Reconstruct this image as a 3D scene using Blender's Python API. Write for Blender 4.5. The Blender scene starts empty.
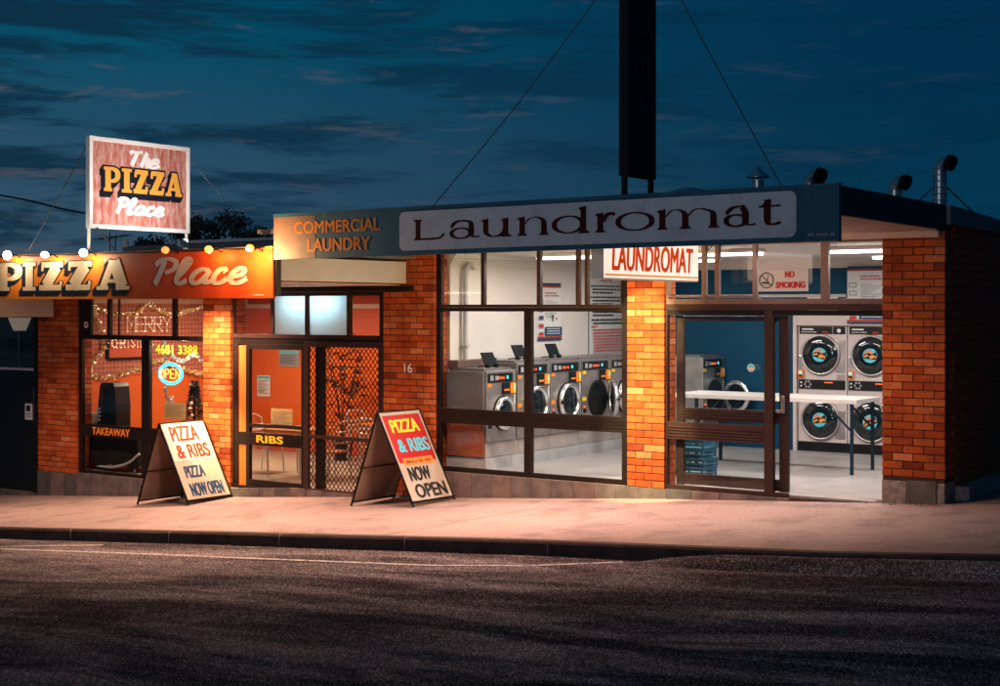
import bpy, bmesh, math, random
from mathutils import Vector, Matrix
random.seed(7)
S = bpy.context.scene
COL = S.collection
R = math.radians
WL = {}

# ------------------------------------------------------------------ materials
def mat(name, col=(.5, .5, .5), rough=.6, metal=0., noise=0., nscale=8., bump=0., bscale=60., emit=None, estr=0., spec=.25, stain=None, sscale=2.5, smin=.52, smax=.66):
    m = bpy.data.materials.new(name); m.use_nodes = True
    nt = m.node_tree; b = nt.nodes['Principled BSDF']
    b.inputs['Base Color'].default_value = (*col, 1); b.inputs['Roughness'].default_value = rough
    b.inputs['Metallic'].default_value = metal; b.inputs['Specular IOR Level'].default_value = spec
    tc = None
    def coord():
        nonlocal tc
        if tc is None:
            tc = nt.nodes.new('ShaderNodeTexCoord')
        return tc.outputs['Object']
    last = None
    if noise:
        n = nt.nodes.new('ShaderNodeTexNoise'); n.inputs['Scale'].default_value = nscale; n.inputs['Detail'].default_value = 6
        nt.links.new(coord(), n.inputs['Vector'])
        r = nt.nodes.new('ShaderNodeValToRGB')
        r.color_ramp.elements[0].position = .3; r.color_ramp.elements[1].position = .7
        r.color_ramp.elements[0].color = (*[c*(1-noise) for c in col], 1)
        r.color_ramp.elements[1].color = (*[min(1, c*(1+noise)) for c in col], 1)
        nt.links.new(n.outputs['Fac'], r.inputs['Fac']); last = r.outputs['Color']
        rr = nt.nodes.new('ShaderNodeMapRange'); rr.inputs['To Min'].default_value = max(.02, rough*.8); rr.inputs['To Max'].default_value = min(1, rough*1.25)
        nt.links.new(n.outputs['Fac'], rr.inputs['Value']); nt.links.new(rr.outputs['Result'], b.inputs['Roughness'])
    if stain is not None:
        n = nt.nodes.new('ShaderNodeTexNoise'); n.inputs['Scale'].default_value = sscale; n.inputs['Detail'].default_value = 8; n.inputs['Roughness'].default_value = .65
        nt.links.new(coord(), n.inputs['Vector'])
        mr = nt.nodes.new('ShaderNodeMapRange'); mr.inputs['From Min'].default_value = smin; mr.inputs['From Max'].default_value = smax
        nt.links.new(n.outputs['Fac'], mr.inputs['Value'])
        mx = nt.nodes.new('ShaderNodeMix'); mx.data_type = 'RGBA'
        nt.links.new(mr.outputs['Result'], mx.inputs['Factor'])
        if last: nt.links.new(last, mx.inputs['A'])
        else: mx.inputs['A'].default_value = (*col, 1)
        mx.inputs['B'].default_value = (*stain, 1); last = mx.outputs['Result']
    if last: nt.links.new(last, b.inputs['Base Color'])
    if bump:
        n = nt.nodes.new('ShaderNodeTexNoise'); n.inputs['Scale'].default_value = bscale; n.inputs['Detail'].default_value = 5
        nt.links.new(coord(), n.inputs['Vector'])
        bp = nt.nodes.new('ShaderNodeBump'); bp.inputs['Strength'].default_value = bump; bp.inputs['Distance'].default_value = .01
        nt.links.new(n.outputs['Fac'], bp.inputs['Height']); nt.links.new(bp.outputs['Normal'], b.inputs['Normal'])
    if emit:
        b.inputs['Emission Color'].default_value = (*emit, 1); b.inputs['Emission Strength'].default_value = estr
    return m

def glass_mat(name, tint=(.95, .97, .97), refl=.8, rough=.01):
    m = bpy.data.materials.new(name); m.use_nodes = True; nt = m.node_tree
    nt.nodes.remove(nt.nodes['Principled BSDF']); out = nt.nodes['Material Output']
    t = nt.nodes.new('ShaderNodeBsdfTransparent'); t.inputs['Color'].default_value = (*tint, 1)
    g = nt.nodes.new('ShaderNodeBsdfGlossy'); g.inputs['Roughness'].default_value = rough
    f0 = nt.nodes.new('ShaderNodeLayerWeight'); f0.inputs['Blend'].default_value = .5
    f1 = nt.nodes.new('ShaderNodeMath'); f1.operation = 'POWER'; f1.inputs[1].default_value = 5; nt.links.new(f0.outputs['Facing'], f1.inputs[0])
    f = nt.nodes.new('ShaderNodeMath'); f.operation = 'MULTIPLY_ADD'; f.inputs[1].default_value = .96; f.inputs[2].default_value = .04; nt.links.new(f1.outputs[0], f.inputs[0])
    k = nt.nodes.new('ShaderNodeMath'); k.operation = 'MULTIPLY'; k.inputs[1].default_value = refl
    mx = nt.nodes.new('ShaderNodeMixShader')
    nt.links.new(f.outputs[0], k.inputs[0]); nt.links.new(k.outputs[0], mx.inputs[0])
    nt.links.new(t.outputs[0], mx.inputs[1]); nt.links.new(g.outputs[0], mx.inputs[2]); nt.links.new(mx.outputs[0], out.inputs['Surface'])
    return m

def frosted_mat(name):
    m = bpy.data.materials.new(name); m.use_nodes = True; nt = m.node_tree
    nt.nodes.remove(nt.nodes['Principled BSDF']); out = nt.nodes['Material Output']
    t = nt.nodes.new('ShaderNodeBsdfTranslucent'); t.inputs['Color'].default_value = (.68, .86, .92, 1)
    g = nt.nodes.new('ShaderNodeBsdfGlossy'); g.inputs['Roughness'].default_value = .3
    tc = nt.nodes.new('ShaderNodeTexCoord'); n = nt.nodes.new('ShaderNodeTexNoise'); n.inputs['Scale'].default_value = 90
    bp = nt.nodes.new('ShaderNodeBump'); bp.inputs['Strength'].default_value = .5; bp.inputs['Distance'].default_value = .01
    nt.links.new(tc.outputs['Object'], n.inputs['Vector']); nt.links.new(n.outputs['Fac'], bp.inputs['Height'])
    nt.links.new(bp.outputs[0], t.inputs['Normal'])
    mx = nt.nodes.new('ShaderNodeMixShader'); mx.inputs[0].default_value = .06
    nt.links.new(t.outputs[0], mx.inputs[1]); nt.links.new(g.outputs[0], mx.inputs[2]); nt.links.new(mx.outputs[0], out.inputs['Surface'])
    return m

def vinyl_mat(name, col):
    m = bpy.data.materials.new(name); m.use_nodes = True; nt = m.node_tree
    nt.nodes.remove(nt.nodes['Principled BSDF']); out = nt.nodes['Material Output']
    t = nt.nodes.new('ShaderNodeBsdfTranslucent'); g_ = nt.nodes.new('ShaderNodeBsdfDiffuse'); mx = nt.nodes.new('ShaderNodeMixShader'); mx.inputs[0].default_value = .4
    t.inputs['Color'].default_value = (*col, 1); g_.inputs['Color'].default_value = (*col, 1)
    nt.links.new(t.outputs[0], mx.inputs[1]); nt.links.new(g_.outputs[0], mx.inputs[2]); nt.links.new(mx.outputs[0], out.inputs['Surface'])
    return m

def brick_mat():
    m = bpy.data.materials.new('fired brick'); m.use_nodes = True; nt = m.node_tree; b = nt.nodes['Principled BSDF']
    a = nt.nodes.new('ShaderNodeAttribute'); a.attribute_name = 'rnd'
    r = nt.nodes.new('ShaderNodeValToRGB'); cr = r.color_ramp
    cr.elements[0].position = 0; cr.elements[0].color = (.20, .032, .010, 1)
    cr.elements[1].position = 1; cr.elements[1].color = (.50, .16, .062, 1)
    for p, c in ((.12, (.31, .048, .010)), (.45, (.42, .078, .016)), (.75, (.46, .105, .026))):
        e = cr.elements.new(p); e.color = (*c, 1)
    nt.links.new(a.outputs['Fac'], r.inputs['Fac'])
    tc = nt.nodes.new('ShaderNodeTexCoord'); n = nt.nodes.new('ShaderNodeTexNoise'); n.inputs['Scale'].default_value = 22; n.inputs['Detail'].default_value = 7
    nt.links.new(tc.outputs['Object'], n.inputs['Vector'])
    mr = nt.nodes.new('ShaderNodeMapRange'); mr.inputs['To Min'].default_value = .62; mr.inputs['To Max'].default_value = 1.35
    nt.links.new(n.outputs['Fac'], mr.inputs['Value'])
    mx = nt.nodes.new('ShaderNodeMix'); mx.data_type = 'RGBA'; mx.blend_type = 'MULTIPLY'; mx.inputs['Factor'].default_value = 1
    nt.links.new(r.outputs['Color'], mx.inputs['A']); nt.links.new(mr.outputs['Result'], mx.inputs['B']); g1 = nt.nodes.new('ShaderNodeTexNoise'); g1.inputs['Scale'].default_value = 2.2; g1.inputs['Detail'].default_value = 9; g1.inputs['Roughness'].default_value = .7
    nt.links.new(tc.outputs['Object'], g1.inputs['Vector'])
    g2 = nt.nodes.new('ShaderNodeMapRange'); g2.inputs['From Min'].default_value = .35; g2.inputs['From Max'].default_value = .65; g2.inputs['To Min'].default_value = .68; g2.inputs['To Max'].default_value = 1.28
    nt.links.new(g1.outputs['Fac'], g2.inputs['Value'])
    m2 = nt.nodes.new('ShaderNodeMix'); m2.data_type = 'RGBA'; m2.blend_type = 'MULTIPLY'; m2.inputs['Factor'].default_value = 1
    nt.links.new(mx.outputs['Result'], m2.inputs['A']); nt.links.new(g2.outputs['Result'], m2.inputs['B']); nt.links.new(m2.outputs['Result'], b.inputs['Base Color'])
    b.inputs['Roughness'].default_value = .68; b.inputs['Specular IOR Level'].default_value = .12
    bp = nt.nodes.new('ShaderNodeBump'); bp.inputs['Strength'].default_value = .35; bp.inputs['Distance'].default_value = .006
    n2 = nt.nodes.new('ShaderNodeTexNoise'); n2.inputs['Scale'].default_value = 70; n2.inputs['Detail'].default_value = 4
    nt.links.new(tc.outputs['Object'], n2.inputs['Vector']); nt.links.new(n2.outputs['Fac'], bp.inputs['Height']); nt.links.new(bp.outputs[0], b.inputs['Normal'])
    return m

def brickwall_mat(name, c1, c2, mort, bw=.228, rh=.0845, ms=.01, offset=.5, rough=.7):
    m = bpy.data.materials.new(name); m.use_nodes = True; nt = m.node_tree; b = nt.nodes['Principled BSDF']
    uv = nt.nodes.new('ShaderNodeUVMap'); uv.uv_map = 'UVMap'
    br = nt.nodes.new('ShaderNodeTexBrick'); br.offset = offset
    br.inputs['Scale'].default_value = 1; br.inputs['Brick Width'].default_value = bw; br.inputs['Row Height'].default_value = rh
    br.inputs['Mortar Size'].default_value = ms*.5; br.inputs['Mortar Smooth'].default_value = .1
    br.inputs['Color1'].default_value = (*c1, 1); br.inputs['Color2'].default_value = (*c2, 1); br.inputs['Mortar'].default_value = (*mort, 1)
    nt.links.new(uv.outputs[0], br.inputs['Vector'])
    n = nt.nodes.new('ShaderNodeTexNoise'); n.inputs['Scale'].default_value = 12; n.inputs['Detail'].default_value = 6
    nt.links.new(uv.outputs[0], n.inputs['Vector'])
    mr = nt.nodes.new('ShaderNodeMapRange'); mr.inputs['To Min'].default_value = .65; mr.inputs['To Max'].default_value = 1.3
    nt.links.new(n.outputs['Fac'], mr.inputs['Value'])
    mx = nt.nodes.new('ShaderNodeMix'); mx.data_type = 'RGBA'; mx.blend_type = 'MULTIPLY'; mx.inputs['Factor'].default_value = 1
    nt.links.new(br.outputs['Color'], mx.inputs['A']); nt.links.new(mr.outputs['Result'], mx.inputs['B']); nt.links.new(mx.outputs['Result'], b.inputs['Base Color'])
    b.inputs['Roughness'].default_value = rough; b.inputs['Specular IOR Level'].default_value = .1
    bp = nt.nodes.new('ShaderNodeBump'); bp.invert = True; bp.inputs['Strength'].default_value = .7; bp.inputs['Distance'].default_value = .006
    nt.links.new(br.outputs['Fac'], bp.inputs['Height']); nt.links.new(bp.outputs[0], b.inputs['Normal'])
    return m

def asphalt_mat():
    m = bpy.data.materials.new('asphalt'); m.use_nodes = True; nt = m.node_tree; b = nt.nodes['Principled BSDF']
    tc = nt.nodes.new('ShaderNodeTexCoord')
    def tex(kind, sc, det=4, mapping=None):
        n = nt.nodes.new(kind); n.inputs['Scale'].default_value = sc
        if kind == 'ShaderNodeTexNoise': n.inputs['Detail'].default_value = det
        src = tc.outputs['Object']
        if mapping:
            mp = nt.nodes.new('ShaderNodeMapping'); mp.inputs['Scale'].default_value = (1, 2.1, 1) if mapping == 'view' else mapping
            if mapping == 'view': mp.vector_type = 'TEXTURE'; mp.inputs['Rotation'].default_value = (0, 0, R(34.6))
            nt.links.new(src, mp.inputs['Vector']); src = mp.outputs[0]
        nt.links.new(src, n.inputs['Vector']); return n
    # binder and chips of stone
    v = tex('ShaderNodeTexVoronoi', 120, 4, 'view')
    chips = nt.nodes.new('ShaderNodeValToRGB'); chips.color_ramp.elements[0].position = .0; chips.color_ramp.elements[1].position = 1
    chips.color_ramp.elements[0].color = (.020, .016, .017, 1); chips.color_ramp.elements[1].color = (.32, .262, .266, 1); b.inputs['Specular IOR Level'].default_value = .03
    e = chips.color_ramp.elements.new(.6); e.color = (.048, .039, .043, 1)
    nt.links.new(v.outputs['Color'], chips.inputs['Fac'])
    # traffic-polished bands along the road
    w = tex('ShaderNodeTexNoise', 1.0, 6, (.26, 1.15, 1)); w.inputs['Distortion'].default_value = 1.1; w.inputs['Roughness'].default_value = .68
    mr = nt.nodes.new('ShaderNodeMapRange'); mr.inputs['From Min'].default_value = .40; mr.inputs['From Max'].default_value = .70
    mr.inputs['To Min'].default_value = .72; mr.inputs['To Max'].default_value = 3.0
    nt.links.new(w.outputs['Fac'], mr.inputs['Value'])
    mx = nt.nodes.new('ShaderNodeMix'); mx.data_type = 'RGBA'; mx.blend_type = 'MULTIPLY'; mx.inputs['Factor'].default_value = 1
    nt.links.new(chips.outputs['Color'], mx.inputs['A']); nt.links.new(mr.outputs['Result'], mx.inputs['B']); nt.links.new(mx.outputs['Result'], b.inputs['Base Color'])
    rr = nt.nodes.new('ShaderNodeMapRange'); rr.inputs['From Min'].default_value = .38; rr.inputs['From Max'].default_value = .68
    rr.inputs['To Min'].default_value = .9; rr.inputs['To Max'].default_value = .7
    nt.links.new(w.outputs['Fac'], rr.inputs['Value']); nt.links.new(rr.outputs['Result'], b.inputs['Roughness'])
    sr = nt.nodes.new('ShaderNodeMapRange'); sr.inputs['From Min'].default_value = .5; sr.inputs['From Max'].default_value = .72; sr.inputs['To Min'].default_value = .0; sr.inputs['To Max'].default_value = .10
    nt.links.new(w.outputs['Fac'], sr.inputs['Value']); nt.links.new(sr.outputs['Result'], b.inputs['Specular IOR Level'])
    bp = nt.nodes.new('ShaderNodeBump'); bp.inputs['Strength'].default_value = .5; bp.inputs['Distance'].default_value = .01
    nt.links.new(v.outputs['Distance'], bp.inputs['Height']); bp.invert = True
    nt.links.new(bp.outputs[0], b.inputs['Normal'])
    return m

def concrete_mat():
    m = mat('footpath concrete', (.30, .225, .21), .82, spec=.08, noise=.2, nscale=38, bump=.5, bscale=70, stain=(.15, .11, .105), sscale=1.9, smin=.50, smax=.76)
    return m

M = dict(
 brick=brick_mat(), mortar=mat('mortar', (.055, .026, .018), .9, noise=.2, nscale=30),
 sidebrick=brickwall_mat('side wall brick', (.42, .085, .03), (.28, .06, .025), (.06, .045, .04)),
 concrete=concrete_mat(), asphalt=asphalt_mat(), dirt=mat('verge soil', (.05, .045, .035), .95, noise=.4, nscale=.5),
 kerb=mat('kerb concrete', (.06, .040, .034), .9, spec=.15, noise=.35, nscale=5, bump=.5, bscale=40),
 ramp=mat('crossover asphalt', (.17, .138, .132), .9, spec=.03, noise=.35, nscale=60, bump=.9, bscale=120),
 line=mat('worn white road paint', (.62, .56, .54), .7, stain=(.08, .07, .07), sscale=18, smin=.46, smax=.62),
 stone=mat('grey slate tile', (.125, .10, .092), .75, noise=.35, nscale=5, bump=.5, bscale=30),
 stone_b=mat('brown slate tile', (.15, .105, .092), .75, noise=.3, nscale=6, bump=.5, bscale=30), stone_c=mat('dark slate tile', (.085, .075, .075), .7, noise=.3, nscale=5, bump=.5, bscale=30), grout=mat('pale grout', (.28, .23, .21), .9), stone_pale=mat('pale ceramic tile', (.36, .35, .36), .4, noise=.15, nscale=4), copper=mat('copper brown sheet', (.26, .085, .05), .35, .4, noise=.2, nscale=3),
 rough_stone=mat('rough granite footing', (.25, .20, .18), .85, noise=.4, nscale=16, bump=1.0, bscale=25),
 bronze=mat('dark bronze aluminium', (.016, .010, .008), .42, .3, noise=.15, nscale=20),
 bronze_l=mat('light bronze aluminium', (.20, .125, .105), .40, .4, noise=.12, nscale=20),
 bronze_m=mat('brown anodised aluminium', (.046, .023, .019), .42, .35, noise=.15, nscale=20),
 glass=glass_mat('window glass'), glass_dirty=glass_mat('transom glass', (.95, .95, .95), .4),
 frosted=frosted_mat('frosted glass'),
 whitewall=mat('cream painted wall', (.66, .59, .545), .7, noise=.05, nscale=1.5),
 ceiling=mat('white ceiling', (.72, .69, .66), .65, noise=.04, nscale=2),
 bluewall=mat('deep blue painted wall', (.003, .044, .088), .55, spec=.12, noise=.12, nscale=2),
 floor=mat('pale floor tile', (.33, .30, .29), .3, noise=.08, nscale=3, stain=(.23, .205, .195), sscale=2.4, smin=.5, smax=.75),
 plinthint=mat('grey machine plinth', (.30, .26, .245), .5, noise=.2, nscale=4),
 steel=mat('brushed stainless steel', (.42, .375, .36), .36, .8, noise=.15, nscale=6),
 steelside=mat('satin steel sheet', (.22, .20, .20), .35, .5, noise=.2, nscale=2),
 dryerpaint=mat('putty enamel', (.50, .42, .395), .4, noise=.05, nscale=3),
 chrome=mat('chrome', (.85, .84, .83), .2, .9),
 black=mat('black plastic', (.010, .010, .011), .35), blackmatte=mat('matte black', (.006, .006, .006), .8, spec=.2),
 porthole=mat('dark door glass', (.006, .012, .014), .06, 0, spec=.7),
 orange=mat('orange plastic', (.80, .22, .02), .4), yellow=mat('yellow sticker', (.85, .5, .02), .5),
 cyan=mat('cyan print', (.08, .5, .62), .5), redp=mat('red print', (.55, .02, .012), .5), navy=mat('navy print', (.014, .05, .11), .5),
 white=mat('white enamel', (.78, .75, .72), .45, noise=.04, nscale=4), paper=mat('white paper', (.66, .65, .63), .7),
 ink=mat('black ink', (.012, .012, .014), .6), grey=mat('grey print', (.28, .28, .29), .6),
 ledred=mat('red indicator', (.3, .02, .01), .4, emit=(1, .12, .02), estr=1.6), ledcyan=mat('cyan indicator', (.02, .2, .25), .4, emit=(.1, .9, 1), estr=1.3),
 teal=mat('teal fascia paint', (.026, .10, .15), .55, spec=.2, noise=.22, nscale=1.4, stain=(.045, .13, .18), sscale=3, bump=.05, bscale=4),
 board=mat('weathered white sign board', (.58, .57, .585), .55, noise=.06, nscale=2, stain=(.44, .43, .44), sscale=5, smin=.5, smax=.75),
 maroon=mat('maroon sign paint', (.06, .006, .006), .7, spec=.1, noise=.15, nscale=10), orangep=mat('orange sign paint', (.60, .19, .02), .5, noise=.15, nscale=8),
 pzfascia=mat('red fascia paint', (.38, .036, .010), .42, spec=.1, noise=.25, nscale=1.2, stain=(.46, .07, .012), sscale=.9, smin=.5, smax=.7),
 cream=mat('cream lettering paint', (.56, .36, .20), .5, noise=.08, nscale=5), pale=mat('pale script paint', (.42, .33, .30), .5, noise=.06, nscale=5),
 drop=mat('dark drop shadow paint', (.009, .011, .018), .8, spec=.05),
 soffit=mat('cream painted iron', (.58, .45, .38), .5, noise=.1, nscale=3), beamw=mat('grey white sheet cladding', (.45, .42, .42), .5, noise=.1, nscale=2),
 zinc=mat('galvanised duct', (.32, .36, .38), .35, .85, noise=.25, nscale=7), roofm=mat('grey roof iron', (.13, .13, .14), .55, .3, noise=.2, nscale=3),
 darksign=mat('dark sign panel', (.006, .008, .011), .6, spec=.15, noise=.2, nscale=3), darkletter=mat('faded dark red letter', (.07, .014, .011), .55),
 orangewall=mat('orange painted wall', (.62, .115, .02), .55, noise=.06, nscale=1.5), pinkwall=brickwall_mat('dusty red gridded wall', (.50, .185, .14), (.48, .175, .13), (.22, .045, .03), .08, .08, .011, 0.),
 redwall=mat('red painted wall', (.52, .095, .05), .55, noise=.06, nscale=1.5),
 pzfloor=mat('beige vinyl floor', (.34, .27, .22), .5, noise=.12, nscale=6), wood=mat('orange timber', (.55, .22, .07), .45, noise=.25, nscale=9),
 alu=mat('bright aluminium', (.68, .64, .62), .3, .5), cloth=mat('black tablecloth', (.008, .007, .007), .85),
 gold=mat('gold tinsel', (.9, .66, .34), .3, .3), silver=mat('silver tinsel', (.7, .64, .6), .3, .5), fir=mat('dark fir needles', (.02, .035, .02), .7),
 warmglow=mat('warm glow point', (.9, .7, .5), .4, emit=(1, .66, .36), estr=1.7),
 kraft=mat('kraft paper menu', (.62, .40, .16), .7, noise=.15, nscale=20),
 oak=mat('tree bark', (.03, .025, .02), .9), leaf=mat('night foliage', (.045, .05, .028), .8), hillm=mat('wooded hillside', (.03, .035, .022), .95, noise=.4, nscale=.2),
 red=mat('red sign face', (.36, .010, .008), .45, noise=.05, nscale=3), tan=mat('brown hardboard', (.30, .20, .155), .7, noise=.15, nscale=4),
 signwhite=mat('A frame white face', (.40, .335, .285), .5, noise=.05, nscale=3, stain=(.34, .275, .23), sscale=5, smin=.5, smax=.8), yellowp=mat('yellow sign paint', (.85, .60, .03), .5), cyanp=mat('sky blue sign paint', (.05, .50, .66), .5),
 orangered=mat('orange red sign paint', (.40, .03, .008), .5), orange2=mat('orange strip', (.75, .22, .04), .5),
 rubber=mat('black cable', (.01, .01, .011), .6), wire=mat('steel wire', (.12, .13, .14), .5, .6),
 crate=mat('blue plastic crate', (.03, .13, .21), .4), laminate=mat('cream laminate', (.60, .53, .49), .3, noise=.04, nscale=4), bluesteel=mat('navy steel leg', (.012, .03, .05), .4, .3),
)
M['signface'] = mat('white vinyl sign face', (.50, .46, .42), .5)
M['vinyl'] = vinyl_mat('yellow window vinyl', (.95, .80, .05))
M['lampwhite'] = mat('cold flood bulb', (1, 1, 1), .3, emit=(.82, .97, 1), estr=26)
M['lampamber'] = mat('amber bulb', (1, .6, .2), .3, emit=(1, .30, .02), estr=3.4)
M['lampdim'] = mat('dim amber bulb', (.7, .3, .12), .3, emit=(1, .35, .08), estr=1.0)
M['tube'] = mat('fluorescent tube', (1, 1, 1), .3, emit=(1, .95, .9), estr=7)
M['tubewarm'] = mat('warm batten tube', (1, 1, 1), .3, emit=(1, .78, .55), estr=6)
M['lightbox'] = mat('lit sign acrylic', (.75, .7, .66), .4, emit=(1, .84, .70), estr=.85)
M['neoncyan'] = mat('cyan neon', (.1, .6, .7), .3, emit=(.05, .75, 1), estr=2.2)
M['neonyellow'] = mat('yellow neon', (.8, .5, .1), .3, emit=(1, .38, .05), estr=2.6)
M['litred'] = mat('lit red acrylic', (.55, .06, .01), .6, spec=.05, emit=(1, .09, .01), estr=.34)
M['orange3'] = mat('amber sign paint', (.72, .33, .05), .5, noise=.1, nscale=6)
M['lampreflect'] = mat('dim lantern reflection', (.2, .17, .14), .4, emit=(1, .8, .6), estr=.16)
M['glowwire'] = mat('pale string light wire', (.7, .55, .45), .5, emit=(1, .62, .42), estr=.14)
M['tealdark'] = mat('dark teal return paint', (.006, .026, .038), .6, noise=.3, nscale=2)
M['faded'] = mat('glow tinted fascia sheet', (.22, .13, .095), .5, noise=.2, nscale=2, stain=(.13, .11, .10), sscale=1.6, smin=.5, smax=.7)  # 'faded' is the end sheet with the warm bulb glow in its colour
M['drystem'] = mat('brown dried leaves', (.13, .042, .024), .8, noise=.3, nscale=8)
M['litorange'] = mat('lit orange acrylic', (.8, .3, .03), .45, emit=(1, .35, .03), estr=.4)

# old sign board: red wash mottled with white scrubbed patches (worn paint)
def worn_mat():
    m = bpy.data.materials.new('worn red and white paint'); m.use_nodes = True; nt = m.node_tree; b = nt.nodes['Principled BSDF']
    tc = nt.nodes.new('ShaderNodeTexCoord'); mp = nt.nodes.new('ShaderNodeMapping'); mp.inputs['Scale'].default_value = (1, 4.2, 1.3)
    nt.links.new(tc.outputs['Object'], mp.inputs['Vector'])
    n = nt.nodes.new('ShaderNodeTexNoise'); n.inputs['Scale'].default_value = 3.2; n.inputs['Detail'].default_value = 10; n.inputs['Roughness'].default_value = .72
    nt.links.new(mp.outputs[0], n.inputs['Vector'])
    r = nt.nodes.new('ShaderNodeValToRGB'); cr = r.color_ramp
    cr.elements[0].position = .30; cr.elements[0].color = (.36, .045, .025, 1); cr.elements[1].position = .72; cr.elements[1].color = (.62, .52, .48, 1)
    e = cr.elements.new(.44); e.color = (.43, .12, .085, 1)
    e = cr.elements.new(.54); e.color = (.52, .26, .21, 1)
    nt.links.new(n.outputs['Fac'], r.inputs['Fac']); nt.links.new(r.outputs[0], b.inputs['Base Color']); b.inputs['Roughness'].default_value = .55
    return m
M['worn'] = worn_mat()
def glow_fade_mat():  # orange bulb glow behind PIZZA, put into the fascia's base colour
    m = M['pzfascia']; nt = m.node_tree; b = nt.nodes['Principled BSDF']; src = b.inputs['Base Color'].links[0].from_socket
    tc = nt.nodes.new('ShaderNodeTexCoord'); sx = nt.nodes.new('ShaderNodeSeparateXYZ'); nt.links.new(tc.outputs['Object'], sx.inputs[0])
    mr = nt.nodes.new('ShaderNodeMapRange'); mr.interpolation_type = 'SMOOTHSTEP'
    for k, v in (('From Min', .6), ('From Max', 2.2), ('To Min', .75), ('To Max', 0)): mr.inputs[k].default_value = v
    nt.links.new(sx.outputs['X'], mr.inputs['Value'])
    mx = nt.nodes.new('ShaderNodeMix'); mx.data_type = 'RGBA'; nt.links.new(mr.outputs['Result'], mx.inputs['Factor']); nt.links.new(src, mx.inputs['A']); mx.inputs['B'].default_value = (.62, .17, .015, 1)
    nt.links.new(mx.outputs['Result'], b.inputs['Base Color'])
glow_fade_mat()

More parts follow.
